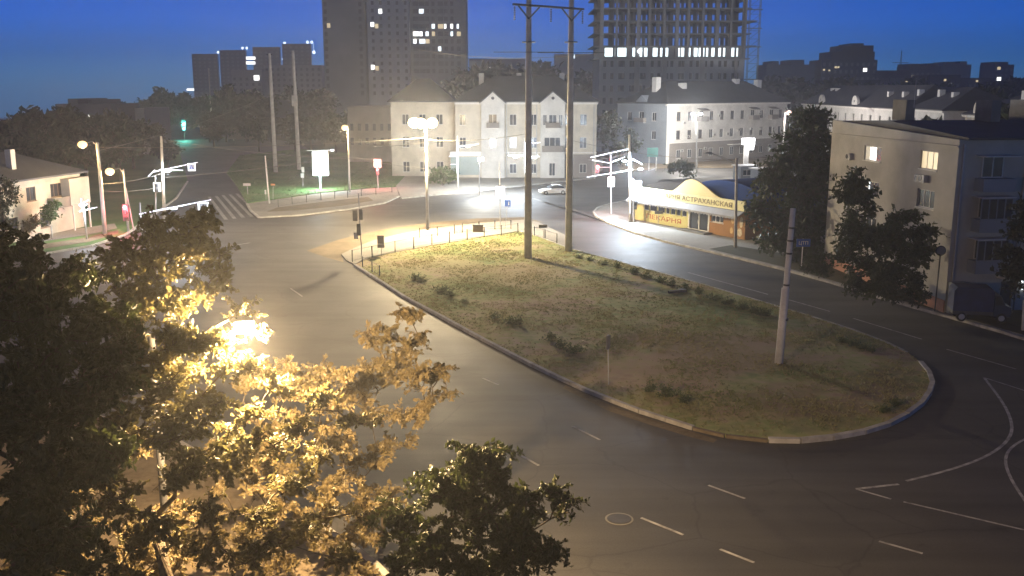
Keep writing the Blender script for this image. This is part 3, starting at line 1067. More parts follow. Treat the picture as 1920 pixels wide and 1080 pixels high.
for k, (x, m) in enumerate(((1.4, M_BLUEP), (6.0, M_BLUEP), (11.5, M_BLUEP))):          # glazed balcony stacks
    for r in (1, 2, 3):
        bo = MB().box(x, x + 2.4, -1.1, -0.004, fl[r] - 0.95, fl[r] - 0.05).build('balcony', m, b4)
        if (k + r) % 4 != 3:
            window(bo, frameM((x, -1.1), 0), 0.0, fl[r] - 0.04, 2.4, 1.5, cols=4, depth=0.02, sill=False, fr=M_BLUEP)
        window(b4, I4, x + 0.4, fl[r] - 0.04, 1.6, 1.6, cols=2, depth=-0.12, sill=False)
        MB().box(x - 0.1, x + 2.5, -1.25, -0.006, fl[r] + 1.47, fl[r] + 1.55).build('balcony_roof', M_TRIM, bo)
en = MB().box(3.8, 6.4, -0.9, -0.006, 2.5, 2.65).build('porch_canopy', M_TRIM, b4)
MB().box(4.2, 5.4, -0.05, -0.006, 0.05, 2.2).build('door', M_DARK, b4)
MB().box(5.75, 5.95, -0.2, -0.06, 1.6, 2.3).build('porch_lamp', emat('porch_light', (0.85, 0.95, 1.0), 2.5), b4)
MB().box(0.1, 1.3, -0.5, -0.01, 0.0, 2.3).build('porch_wall', M_BLUEP, b4)
r = MB()
r.xprism([(-0.5, HB), (-0.5, HB + 0.15), (LEN * 0.55, HB + 1.0), (LEN - 0.1, HB + 0.7), (LEN - 0.1, HB)], 0.4, 20.4)
ro = r.build('roof', M_ROOFD, b4)
for (x, y) in ((3, 13), (8, 9), (13, 12)):
    MB().box(x, x + 0.8, y, y + 2.2, HB + 0.9, HB + 2.6).build('chimney', mat('soot_chimney', (0.16, 0.16, 0.16), 0.9, 0.2), ro)
MB().tube([(2, 10, HB + 2), (2, 10, HB + 4.2)], 0.03, 5).build('aerial', M_STEEL, ro)

# ---- small cream house on the left
A, B = at(-60, 400, 95), at(156, 400, 113)
A.z = B.z = 0.1
L = (B - A).length
b5 = thing('small_house', 'small two storey cream house with grey roof at the left edge', 'house', A, math.atan2(B.y - A.y, B.x - A.x))
hl = 6.3
hs = [(L * 0.48, 4.0, 1.5, 1.5), (L * 0.70, 4.0, 2.2, 1.5), (L * 0.2, 4.0, 1.5, 1.5), (L * 0.58, 0.9, 1.6, 1.7), (L * 0.3, 0.9, 1.6, 1.7)]
w = MB()
wallgrid(w, I4, L, hl, hs)
w.box(L - 0.04, L, 0.003, 9.9, 0, hl).box(0, 0.04, 0.003, 9.9, 0, hl).box(0.05, L - 0.05, 9.9, 9.95, 0, hl)
w.build('wall', M_CREAM, b5)
for q in hs:
    window(b5, I4, *q, cols=2 if q[2] < 2 else 3, fr=M_FRAME_BR)
balcony(b5, I4, L * 0.66, 3.0, 3.2, 1.0, 1.0, M_BASE)
MB().box(L * 0.80, L, -1.1, -0.004, 2.9, 5.9).build('extension', M_BEIGE, b5)
for x in (L * 0.82, L - 0.3):
    MB().box(x, x + 0.16, -1.05, -0.9, 0, 2.897).build('post', M_TRIM, b5)
r = MB()
hip(r, 0, L, 0, 10, hl, 2.7, 0.7, 6)
ro = r.build('roof', M_ROOFG, b5)
MB().box(L * 0.48, L * 0.48 + 0.7, 1.4, 2.1, hl + 0.3, hl + 3.2).build('chimney', M_CHIM, ro)

# ---- bakery pavilion
Bl, Br = P(1190, 413), P(1396, 452)
dv = (Br - Bl)
WB = dv.length
b6 = thing('bakery', 'single storey yellow and brown bakery pavilion with blue vaulted roof and arched pediment', 'shop', (Bl.x, Bl.y, 0.12), math.atan2(dv.y, dv.x))
M_YEL = mat('yellow_panel', (0.60, 0.56, 0.24), 0.7, 0.07, 0.5)
M_YEL2 = mat('ivory_fascia', (0.60, 0.55, 0.27), 0.7, 0.07, 0.5)
M_BROWN = mat('brown_cladding', (0.30, 0.15, 0.05), 0.8, 0.12, 0.6)
M_AWN = mat('grey_awning', (0.30, 0.30, 0.31), 0.8, 0.1, 0.8)
M_BLUER = mat('blue_sheet_roof', (0.012, 0.035, 0.14), 0.85, 0.25, 0.3, spec=0.1)


def bx(px, py=420):
    k = (px - 960) / F / 0.995
    u = dv / WB
    return (k * Bl.y - Bl.x) / (u.x - k * u.y)


HBk = 4.15
d0, d1 = bx(1293), bx(1329)
wx = [bx(1206), bx(1217), bx(1232), bx(1247), bx(1256), bx(1267), bx(1277), bx(1288)]
hs = [(wx[i] + 0.06, 1.35, wx[i + 1] - wx[i] - 0.12, 1.25) for i in range(7)]
hs2 = [(bx(1333), 1.35, bx(1357) - bx(1333), 1.25)]
w = MB()
wallgrid(w, I4, d0 - 0.15, 3.0, hs)
w.build('wall', M_YEL, b6)
w = MB()
Mr = frameM((d1 + 0.15, 0), 0)
wallgrid(w, Mr, WB - d1 - 0.15, 3.0, [(q[0] - d1 - 0.15, q[1], q[2], q[3]) for q in hs2])
w.box(WB - 0.04, WB, 0.004, 9, 0, 3.0)
w.build('brown_wall', M_BROWN, b6)
MB().box(-0.05, 0.0, 0.004, 9, 0, 3.0).box(0, WB, 8.95, 9, 0, 3.0).build('back_wall', M_CREAM2, b6)
for q in hs:
    window(b6, I4, *q, cols=1, sill=False)
for q in hs2:
    window(b6, I4, *q, cols=3)
dr = MB().box(d0 - 0.15, d0 + 0.05, -0.05, 0.2, 0, 2.7).box(d1 - 0.05, d1 + 0.15, -0.05, 0.2, 0, 2.7).box(d0 + 0.055, d1 - 0.055, -0.04, 0.2, 2.45, 2.7)
dm = (d0 + d1) / 2
dr.box(dm - 0.08, dm + 0.08, 0.0, 0.1, 0.02, 2.44).box(d0 + 0.06, dm - 0.085, 0.0, 0.1, 0.02, 0.2).box(dm + 0.085, d1 - 0.06, 0.0, 0.1, 0.02, 0.2)
do = dr.build('door', M_WHITE, b6)
MB().box(d0 + 0.06, d1 - 0.06, 0.11, 0.13, 0.2, 2.44).build('pane', M_GLASS, do)
MB().box(dm - 0.14, dm - 0.11, -0.06, -0.002, 0.9, 1.3).build('handle', M_STEEL, do)
MB().box(d0 - 0.6, d1 + 0.8, -1.3, -0.06, -0.05, 0.14).build('step', M_CONC_D, b6)
# fascia, pediment, awning
fo = MB().box(-0.3, WB + 0.3, -0.55, -0.3, 3.05, HBk).build('fascia', M_YEL2, b6)
p0, p1 = bx(1262), bx(1352)
pc, pw = (p0 + p1) / 2 - 0.4, (p1 - p0) / 2
pr = [(p0, HBk + 0.003)] + [(p1 + 0.5, HBk + 0.003)]
N = 20
for i in range(N + 1):
    u = 1 - 2 * i / N
    hgt = 1.65 * (0.5 + 0.5 * math.cos(math.pi * max(-1, min(1, u * (1.0 if u > 0 else 1.15))))) ** 0.75
    pr.append((pc + u * (pw + (0.8 if u > 0 else 0.0)), HBk + 0.03 + hgt))
MB().yprism(pr, -0.5, -0.32).build('pediment', mat('yellow_pediment', (0.60, 0.48, 0.20), 0.7, 0.07, 0.5), b6)
aw = MB()
aw.xprism([(-0.36, 3.04), (-0.56, 3.04), (-1.5, 2.55), (-1.48, 2.5), (-0.36, 2.98)], 0.1, WB + 0.2)
for i in range(int(WB / 0.5)):
    x = 0.12 + i * 0.5
    aw.yprism([(x, 2.5), (x + 0.46, 2.5), (x + 0.46, 2.36), (x + 0.23, 2.26), (x, 2.36)], -1.5, -1.47)
aw.build('awning', M_AWN, b6)
MB().xprism([(-0.6, 3.06), (9.2, 3.06), (9.2, 3.3), (-0.28, 3.3)], -0.2, WB + 0.2).build('flat_roof', M_ROOFG, b6)
vr = []
v0, v1 = bx(1285), WB + 2.5
for i in range(17):
    a = math.pi * i / 16
    vr.append(((v0 + v1) / 2 + (v1 - v0) / 2 * math.cos(a), 3.32 + 2.7 * math.sin(a) ** 0.8))
vo = MB().yprism(list(reversed(vr)), 0.3, 9.5).build('vaulted_roof', M_BLUER, b6)
MB().cbox(((v0 + v1) / 2 + 0.8, 7.5, 6.02), (2.2, 0.9, 0.08), 0, 0, 0.05).build('roof_patch', M_WHITE, vo)
# pastry pictures by the right corner
for k, (x, z, w_, h_) in enumerate(((WB - 2.2, 1.5, 0.55, 1.1), (WB - 0.85, 1.2, 0.5, 1.2), (WB - 2.3, 0.4, 0.5, 0.7), (WB - 1.2, 0.25, 0.8, 0.9))):
    MB().yprism([(x + w_ * (0.5 + 0.5 * math.cos(a)), z + h_ * (0.5 + 0.5 * math.sin(a))) for a in [2 * math.pi * i / 12 for i in range(12)]], -0.03, -0.005).build('pastry_picture', mat('pastry_colour_%d' % (k % 2), ((0.55, 0.38, 0.16), (0.6, 0.52, 0.36))[k % 2], 0.7, 0.3, 4.0), b6)


def text(s, size, m, parent, M, sx=1.0, extr=0.012):
    c = bpy.data.curves.new('lettering', 'FONT')
    c.body = s
    c.size = size
    c.extrude = extr
    c.align_x = 'LEFT'
    c.resolution_u = 3
    o = bpy.data.objects.new('lettering', c)
    COL.objects.link(o)
    dg = bpy.context.evaluated_depsgraph_get()
    me = bpy.data.meshes.new_from_object(o.evaluated_get(dg))
    bpy.data.objects.remove(o)
    bpy.data.curves.remove(c)
    me.materials.clear()
    me.materials.append(m)
    me.transform(M @ Matrix.Rotation(math.pi / 2, 4, 'X') @ Matrix.Diagonal((sx, 1, 1, 1)))
    o = bpy.data.objects.new('lettering', me)
    COL.objects.link(o)
    o.parent = parent
    return o


M_LETB = mat('brown_lettering', (0.12, 0.09, 0.05), 0.7, 0)
M_LETR = mat('red_lettering', (0.35, 0.06, 0.03), 0.7, 0)
text('ПЕКАРНЯ АСТРАХАНСКАЯ', 0.72, M_LETB, fo, Matrix.Translation((bx(1232), -0.565, 3.33)), 1.42)
MB().box(bx(1204), d0 - 0.2, -0.06, -0.01, 0.25, 1.2).build('sign_panel', M_YEL, b6)
text('ПЕКАРНЯ', 0.75, M_LETR, b6, Matrix.Translation((bx(1212), -0.075, 0.45)), 1.9)

# ---- tall residential tower behind the cream house
Yt = 420.0
tz = 66.0
M_WIN_DIM = mat('dim_tower_window', (0.11, 0.12, 0.125), 0.3, 0.3, 0.2)


def slab_tower(t, p0, p1, Yf, zt, dep, m, name='wall'):
    a, b_ = at(p0, 100, Yf).x - t.location.x, at(p1, 100, Yf).x - t.location.x
    o = MB().box(a, b_, Yf - t.location.y, Yf + dep - t.location.y, 0, zt).build(name, m, t)
    return o, a, b_


t1 = thing('tower_block', 'tall grey residential tower with scattered lit flats behind the cream corner house', 'apartment tower', (at(740, 100, Yt).x, Yt, 0))
slab_tower(t1, 607, 686, Yt + 4, tz, 22, M_TOWER, 'left_wing')
mo, ma, mbx = slab_tower(t1, 690, 768, Yt - 2, tz + 3, 24, M_TOWERL, 'middle_wing')
ro_, ra, rb = slab_tower(t1, 770, 873, Yt + 2, tz, 24, M_TOWER, 'right_wing')
rng = random.Random(3)
fh_ = 3.05
litset = {(6, 12), (0, 12), (1, 12), (3, 13), (4, 13), (5, 13), (6, 13), (2, 12), (0, 11), (1, 11), (2, 11), (3, 12), (7, 13), (7, 12), (1, 15), (4, 10)}
cnt = 0
for c in range(8):
    for f in range(7, 20):
        w_ = 2.4 if c in (0, 1) else (1.6, 1.3, 2.2, 1.5, 1.3, 1.6)[c - 2]
        x = ra + 1.2 + c * (rb - ra - 2.2) / 8
        lit = (c, f) in litset
        if cnt >= 96 and not lit:
            continue
        cnt += 1
        g = (M_LIT_W, M_LIT_Y, M_LIT_B, M_LIT_W)[(c * 3 + f) % 4] if lit else M_WIN_DIM
        if lit:
            w_ *= rng.choice((0.55, 0.8, 1.0))
        MB().box(x, x + w_, 1.9, 2.02, f * fh_ + 0.8, f * fh_ + 2.6).build('window', g, t1)
st = MB()
for c in range(5):
    for f in range(4, 21):
        x = ma + 1.8 + c * 3.4
        st.box(x, x + 1.1, -2.08, -1.98, f * fh_ + 0.9, f * fh_ + 2.4)
for f in range(4, 20):
    x = at(677, 100, Yt + 4).x - t1.location.x
    st.box(x - 0.6, x + 0.8, 3.92, 4.05, f * fh_ + 0.8, f * fh_ + 2.6)
    x = at(612, 100, Yt + 4).x - t1.location.x
    st.box(x - 0.4, x + 0.9, 3.92, 4.05, f * fh_ + 0.8, f * fh_ + 2.6)
tag(st.build('windows', M_WIN_DIM, t1), kind='stuff')
for (px, py) in ((698, 46), (706, 49), (699, 126), (707, 128), (713, 21), (611, 46)):
    q = at(px, py, Yt - 2.2)
    MB().box(q.x - 0.7 - t1.location.x, q.x + 0.7 - t1.location.x, -2.2 if px > 690 else 3.88, -2.12 if px > 690 else 3.95, q.z - 0.9, q.z + 0.9).build('window', M_LIT_W if px in (698, 699, 713) else M_LIT_Y, t1)
# ---- tower under construction
Yc = 250.0
xa, xb = at(1124, 100, Yc).x, at(1397, 100, Yc).x
tc_ = thing('unfinished_tower', 'concrete frame of a tower under construction, open floors above one brightly lit storey', 'construction site', (xa, Yc, 0))
Wc, Dc, fc = xb - xa, 20.0, 3.03
NF = 14
f_lit = 8
zlit = ZY(109, Yc)
fz = [zlit + (k - f_lit) * fc for k in range(NF + 3)]
colx = [0.4, 4.2, 7.0, 9.6, 12.3, 16.0, 19.2, 22.0, 25.6, 29.2, 32.6, 35.6, Wc - 0.4]
M_SHELL = mat('raw_concrete', (0.20, 0.20, 0.20), 0.95, 0.15, 0.3)
M_SHELLD = mat('raw_concrete_inner', (0.13, 0.13, 0.135), 0.95, 0.15, 0.3)
for k in range(f_lit, NF + 2):
    off = 0.9 if k % 2 else 0.6
    MB().box(-1.5, Wc + (2.5 if k % 2 else 1.2), -off, Dc, fz[k] - 0.28, fz[k]).build('floor_slab', M_SHELL, tc_)
for i, x in enumerate(colx):
    w_ = 0.55 if i % 3 else 0.85
    for y in (0.0, 9.5, 19.0):
        MB().box(x - w_ / 2, x + w_ / 2, y - 0.3, y + 0.3, fz[f_lit] + 0.002, fz[NF + 1] - 0.1).build('column', M_SHELL, tc_)
for i in range(len(colx) - 1):
    a, b_ = colx[i] + 0.45, colx[i + 1] - 0.45
    y = 6.0 + (i % 3) * 1.3
    lo, hi = fz[f_lit + 1] - 0.1, fz[NF + 1] - 0.12
    u, g_ = (0.22, 0.5) if i in (0, 1, 2, 10, 11) else (0.35 + 0.2 * rng.random(), 0.28)
    MB().box(a, a + (b_ - a) * u, y, y + 0.2, lo, hi).build('inner_wall', M_SHELLD, tc_)
    MB().box(a + (b_ - a) * (u + g_), b_, y, y + 0.2, lo, hi).build('inner_wall', M_SHELLD, tc_)
hs = []
for k in range(0, f_lit):
    for i in range(len(colx) - 1):
        a, b_ = colx[i] + 0.6, colx[i + 1] - 0.6
        if b_ - a > 1.4:
            hs.append((a, fz[k] + 0.9 - fz[0], 0.8, 1.5))
            hs.append((b_ - 0.8, fz[k] + 0.9 - fz[0], 0.8, 1.5))
w = MB()
wallgrid(w, Matrix.Translation((0, 0, fz[0])), Wc, fz[f_lit] - fz[0] - 0.3, hs, 0.4)
w.box(0, 0.3, 0.003, Dc, fz[0], fz[f_lit] - 0.3).box(Wc - 0.3, Wc, 0.003, Dc, fz[0], fz[f_lit] - 0.3)
w.build('clad_wall', mat('block_wall', (0.24, 0.25, 0.27), 0.95, 0.12, 0.3), tc_)
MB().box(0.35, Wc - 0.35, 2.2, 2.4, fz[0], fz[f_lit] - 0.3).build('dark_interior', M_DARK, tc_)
for x0_, x1_ in ((8.8, 10.0), (15.8, 16.9), (25.2, 26.4), (33.8, 34.6)):
    MB().box(x0_, x1_, -0.35, -0.01, fz[0], fz[f_lit] - 0.3).build('pilaster', M_SHELL, tc_)
# the lit storey: wall with openings, bright inside
hs = []
for px0, px1 in ((1134, 1149), (1153, 1177), (1186, 1191), (1195, 1204), (1208, 1214), (1224, 1233), (1238, 1244), (1248, 1253), (1268, 1275), (1277, 1283), (1289, 1295), (1301, 1308), (1310, 1321), (1324, 1328), (1334, 1341), (1346, 1352), (1356, 1360), (1371, 1377), (1381, 1384)):
    hs.append((at(px0, 100, Yc).x - xa, 0.4, at(px1, 100, Yc).x - at(px0, 100, Yc).x, 2.1))
w = MB()
wallgrid(w, Matrix.Translation((0, 0.1, fz[f_lit])), Wc, fc - 0.285, hs, 0.25, 0.003)
w.build('lit_storey_wall', M_SHELL, tc_)
em = MB().box(0.6, Wc - 0.6, 3.0, 3.1, fz[f_lit] + 0.05, fz[f_lit + 1] - 0.3)
em.build('glowing_back_wall', emat('storey_glow', (0.80, 0.95, 1.0), 1.7), tc_)  # back wall glows by itself in place of the temporary lights
MB().sph((at(1199, 95, Yc).x - xa, -0.4, fz[f_lit] + 1.7), 0.45, 6).build('site_lamp', emat('site_lamp_glow', (0.9, 0.97, 1.0), 12), tc_)
# hoist mast beside it
hm = thing('hoist_mast', 'thin lattice hoist mast with tie bars beside the unfinished tower', 'hoist', (at(1405, 100, Yc).x, Yc + 1, 0))
ms = MB()
for sx in (0, 2.6):
    for sy in (0, 1.2):
        ms.tube([(sx, sy, 0), (sx, sy, 44)], 0.09, 4)
for k in range(22):
    ms.tube([(0, 0, k * 2), (2.6, 0, k * 2 + 2)], 0.05, 4).tube([(0, 0, k * 2), (2.6, 0, k * 2)], 0.05, 4)
ms.build('mast', M_CONC_D, hm)
for z in (18, 26, 30.5, 35, 39):
    MB().box(-2.0, 3.2, 0.3, 0.6, z, z + 0.25).build('tie_bar', M_CONC_D, hm)

# ---- far apartment buildings
def far_block(name, label, p0, p1, ytop, Yd, m, ybase=None, dep=18, lit=(), steps=(), tops=(), cat='apartment block', group=None, cols=5, rng=random.Random(11)):
    a, b_ = at(p0, 160, Yd).x, at(p1, 160, Yd).x
    z = ZY(ytop, Yd)
    g = ter(a, Yd) if Yd < 1400 else 0
    t = thing(name, label, cat, ((a + b_) / 2, Yd, g), 0, group)
    z -= g
    w = b_ - a
    wl = MB().box(-w / 2, w / 2, 0, dep, 0, z)
    for (u0, u1, dz) in steps:
        wl.box(-w / 2 + w * u0, -w / 2 + w * u1, 0.5, dep - 0.5, z + 0.01, z + dz)
    wl.build('wall', m, t)
    st = MB()
    nf = max(2, int(z / 3.1))
    for f in range(1, nf):
        for c in range(cols):
            x = -w / 2 + w * (c + 0.3) / cols
            st.box(x, x + w / cols * 0.42, -0.08, 0.02, f * 3.05 + 0.8, f * 3.05 + 2.3)
    tag(st.build('windows', M_WIN_DIM, t), kind='stuff')
    for (px, py, s, mm, *hq) in lit:
        hh = hq[0] if hq else 0.45
        q = at(px, py, Yd - 0.2)
        MB().box(q.x - t.location.x - s / 2, q.x - t.location.x + s / 2, -0.3, -0.1, q.z - g - s * hh, q.z - g + s * hh).build('lit_window', mm, t)
    for (px, py, s) in tops:
        q = at(px, py, Yd)
        MB().tube([(q.x - t.location.x, 1.0, z), (q.x - t.location.x, 1.0, q.z - g)], 0.12, 5).sph((q.x - t.location.x, 1.0, q.z - g), s, 6).build('roof_lamp', emat('roof_lamp_glow', (0.75, 0.85, 1.0), 2.0), t)
    return t


M_FARD = mat('far_dark_facade', (0.05, 0.055, 0.065), 0.9, 0.2, 0.05)
M_FARM = mat('far_grey_facade', (0.13, 0.14, 0.15), 0.9, 0.2, 0.05)
M_FARL = mat('far_pale_facade', (0.27, 0.28, 0.28), 0.9, 0.12, 0.05)
GT = 'four dark high-rises on the left skyline'
far_block('high_rise', 'leftmost and lowest of the four dark high-rises on the skyline', 363, 410, 101, 820, M_FARD, dep=4, tops=((408, 98, 1.0),), lit=((357, 168, 6.0, M_LIT_W, 0.14),), group=GT)
far_block('high_rise', 'second dark high-rise from the left, two bright bands beside its top', 415, 463, 94, 820, M_FARD, dep=4, tops=((454, 90, 1.0), (462, 90, 1.0)), group=GT)
far_block('high_rise', 'third dark high-rise from the left, right of the bright bands', 477, 527, 88, 820, M_FARD, dep=4, tops=((530, 111, 0.9),), lit=((470, 109, 7.5, M_LIT_W, 0.16), (470, 118, 7.5, M_LIT_W, 0.16)), group=GT)
far_block('high_rise', 'tallest dark high-rise, closest to the big grey tower', 532, 585, 82, 820, M_FARD, dep=4, tops=((533, 81, 1.2), (576, 79, 1.2), (584, 79, 1.2), (588, 98, 1.4)), group=GT)
far_block('pale_block', 'low pale grey block in front of the second dark high-rise', 435, 492, 131, 560, M_FARL, lit=((481, 146, 3.0, M_LIT_W),))
far_block('pale_block', 'long pale grey block at the foot of the tallest dark high-rise', 496, 604, 122, 580, M_FARL, cols=10)
far_block('far_block', 'hazy low block glimpsed between the grey tower and the two tall pylons', 880, 985, 110, 700, M_FARM, cols=8, lit=((919, 130, 3.5, M_LIT_W),))
far_block('far_block', 'hazy low block glimpsed between the right pylon and the unfinished tower', 1040, 1120, 101, 700, M_FARM, cols=8, lit=((1074, 106, 3.0, M_LIT_B),))
far_block('flat_block', 'wide flat grey block right of the hoist mast', 1436, 1526, 121, 430, M_FARM, steps=((0.12, 0.25, 1.5), (0.5, 0.78, 2.0)), cols=9)
far_block('stepped_block', 'large dark stepped block with a taller centre on the right skyline', 1538, 1642, 112, 430, M_FARD, steps=((0.17, 0.95, 3.4), (0.36, 0.92, 6.0), (0.52, 0.74, 6.9)), lit=((1622, 131, 1.6, M_LIT_W), (1567, 126, 0.9, M_LIT_Y), (1572, 126, 0.8, M_LIT_Y), (1555, 132, 0.7, M_LIT_Y), (1545, 131, 0.8, M_LIT_Y)), cols=10)
far_block('dark_block', 'low dark block directly right of the stepped block', 1640, 1705, 132, 470, M_FARD, cols=7)
far_block('dark_block', 'low dark block with one tiny lit flat left of the grey twin block', 1704, 1762, 124, 520, M_FARD, steps=((0.0, 0.35, 1.2), (0.55, 0.9, 1.4)), cols=6, lit=((1712, 143, 1.4, M_LIT_Y), (1760, 148, 1.4, M_LIT_Y)))
far_block('grey_block', 'grey block with several roof boxes on the right skyline', 1765, 1818, 121, 560, M_FARM, steps=((0.1, 0.4, 1.5), (0.6, 0.85, 1.8)), cols=6, lit=((1810, 160, 1.6, M_LIT_Y),))
far_block('slim_tower', 'slim dark tower with two lit windows near the right edge', 1862, 1898, 121, 560, M_FARD, steps=((0.0, 0.7, 1.5),), lit=((1873, 128, 1.8, M_LIT_Y), (1873, 148, 2.2, M_LIT_W)), cols=4)
far_block('beige_block', 'hazy beige block with two lit windows beyond the small cream house', 100, 203, 195, 230, M_FARM, lit=((159, 219, 0.7, M_LIT_Y), (170, 219, 1.0, M_LIT_W)), steps=((0.22, 0.4, 1.2), (0.6, 0.66, 1.0)), cols=6, cat='building')
far_block('low_shed', 'low grey shed with a pale roof among the dark trees', 410, 470, 193, 330, M_FARM, cols=5, cat='building')
far_block('low_shed', 'longer grey shed behind the two far poles', 480, 600, 188, 340, M_FARM, cols=8, cat='building')
far_block('pale_house', 'narrow pale house front among the dark trees on the left', 249, 266, 203, 240, M_FARL, cols=2, cat='building')
far_block('grey_house', 'low grey house in the haze left of the cream corner house', 650, 735, 200, 215, M_BEIGE, cols=6, cat='building')
T_ = M_LIT_Y
for nm, lab, p0, p1, yt, Yd, m_, lit_ in (
        ('dark_block', 'long low dark block under the stepped block, one lit flat', 1560, 1650, 150, 330, M_FARD, ((1590, 158, 0.7, T_),)),
        ('dark_block', 'low dark block with a lit window between the radio mast and the roofs', 1668, 1730, 147, 380, M_FARM, ((1700, 153, 0.8, T_),)),
        ('dark_block', 'dark block with two small lit windows below the grey block with roof boxes', 1742, 1800, 140, 400, M_FARD, ((1772, 150, 0.9, T_), (1785, 158, 0.7, M_LIT_W))),
        ('dark_block', 'dark block right of the grey block with roof boxes', 1815, 1866, 146, 430, M_FARD, ((1832, 152, 0.9, T_),)),
        ('dark_block', 'low dark block with a white lit window at the right edge', 1896, 1935, 151, 360, M_FARD, ((1905, 172, 0.9, M_LIT_W),)),
        ('grey_block', 'low grey block behind the wide flat block right of the mast', 1470, 1545, 138, 520, M_FARM, ((1500, 146, 1.0, T_),)),
        ('dark_block', 'squat dark block with one lit flat behind the white terrace roofs', 1640, 1690, 160, 300, M_FARM, ((1655, 167, 0.6, T_),)),
        ('dark_block', 'squat dark block behind the cream house with the attic turret', 1800, 1850, 163, 260, M_FARM, ((1818, 172, 0.6, T_),))):
    far_block(nm, lab, p0, p1, yt, Yd, m_, lit=lit_, cols=6)
# thin radio mast and cranes on the horizon
rm = thing('radio_mast', 'thin lattice mast on the right skyline', 'mast', (at(1688, 130, 600).x, 600, 0))
z = ZY(95, 600)
MB().tube([(-1.2, 0, 0), (-0.1, 0, z)], [0.3, 0.15], 4).tube([(1.2, 0, 0), (0.1, 0, z)], [0.3, 0.15], 4).tube([(-5, 0, z - 7), (5, 0, z - 7)], 0.2, 4).build('mast', M_FARD, rm)
# ------------------------------------------------------------------ street furniture
ORD = ['first', 'second', 'third', 'fourth', 'fifth', 'sixth', 'seventh', 'eighth', 'ninth', 'tenth', 'eleventh', 'twelfth', 'thirteenth', 'fourteenth', 'fifteenth', 'sixteenth', 'seventeenth', 'eighteenth', 'nineteenth', 'twentieth']
M_LEDTUBE = emat('led_tube', (0.80, 0.78, 1.0), 1.5)
M_GLOWPANEL = emat('glow_panel', (0.93, 0.96, 1.0), 1.6)  # glow of sign panels; on white signal boards it imitates lamplight
M_SCREEN = emat('lit_screen', (0.90, 0.93, 1.0), 2.4)
M_BLUES = mat('blue_sign', (0.03, 0.10, 0.42), 0.5, 0)
M_TEAL = mat('teal_board', (0.10, 0.26, 0.24), 0.6, 0.1, 0.5)
M_ORANGE = mat('orange_plate', (0.55, 0.25, 0.08), 0.6, 0)
LEDC = (0.76, 0.88, 1.0)


def rel(t, px, py, Y):
    return at(px, py, Y) - t.location


# portal pylon with two tall concrete legs
ba, bb = P(990, 486), P(1066, 473)
t = thing('power_pylon', 'tall twin-legged concrete power pylon with crossarm standing on the grass island', 'pylon', ba)
for b_, top in ((ba, -60), (bb, -60)):
    h = ZY(top, b_.y)
    r = b_ - ba
    MB().tube([r, r + Vector((0, 0, h * 0.5)), r + Vector((0, 0, h))], [0.36, 0.30, 0.22], 16).build('pole', M_CONC, t, True)
    zr = ZY(80, b_.y)
    MB().lathe([(0.62, zr), (0.62, zr + 0.1), (0.3, zr + 0.11)], 14, Matrix.Translation(r)).build('collar', M_DARK, t)
za, zb_ = ZY(11, ba.y), ZY(16, bb.y)
d = (bb - ba)
dn = d.normalized()
a0 = Vector((0, -0.35, za)) - dn * 2.0
a1 = Vector((d.x, d.y - 0.35, zb_)) + dn * 1.7
MB().tube([a0, a1], 0.11, 6).build('crossarm', M_DARK, t)
for r, z in ((Vector((0, 0, 0)), za), (d, zb_)):
    for s_ in (-1, 1):
        MB().tube([r + Vector((0, -0.35, z - 1.15)), r + dn * (1.35 * s_) + Vector((0, -0.35, z - 0.08))], 0.075, 5).build('brace', M_DARK, t)
for k in (0.02, 0.52, 0.985):
    q = a0.lerp(a1, k)
    st = MB()
    for i in range(8):
        st.lathe([(0.04, 0), (0.11, 0.05), (0.04, 0.12)], 8, Matrix.Translation(q - Vector((0, 0, 0.3 + i * 0.15))))
    st.build('insulator', M_DARK, t)
for r, z in ((Vector((0, 0, 0)), ZY(98, ba.y)), (d, ZY(99, bb.y))):
    MB().tube([r + Vector((-3.2, -0.4, z)), r + Vector((3.2, -0.4, z))], 0.03, 5).build('lower_bar', M_DARK, t)


def pole(name, label, base, top, r0, r1, m=None, group=None, cat='pole'):
    b = P(*base)
    q = at(top[0], top[1], b.y) - b
    t = thing(name, label, cat, b, 0, group)
    MB().tube([(0, 0, 0), q * 0.5, q], [r0, (r0 + r1) / 2, r1], 12).build('pole', m or M_CONC, t, True)
    return t, q


GF = 'tall bare poles beyond the green lawn'
t, q = pole('utility_pole', 'tall bare pole beyond the lawn, nearer the left of the far pair', (517, 324), (505, 100), 0.42, 0.28, group=GF)
MB().box(-0.5, 0.5, -0.06, 0.06, q.z - 0.3, q.z - 0.15).build('crossarm', M_DARK, t, loc=(q.x, q.y, 0))
t, q = pole('utility_pole', 'tall bare pole beyond the lawn with a small pale box halfway up', (561, 319), (549, 95), 0.42, 0.28, group=GF)
MB().box(-0.6, 0.5, -0.7, -0.45, 12.5, 14.6).build('box', M_CONC, t, loc=(q.x * 0.55, 0, 0))
t, q = pole('utility_pole', 'distant thin pole in front of the leftmost dark high-rise', (399, 262), (391, 128), 0.3, 0.2, M_CONC)
t, q = pole('utility_pole', 'short leaning white-tipped post at the front corner of the far lawn', (505, 383), (497, 292), 0.12, 0.09, M_WHITE)
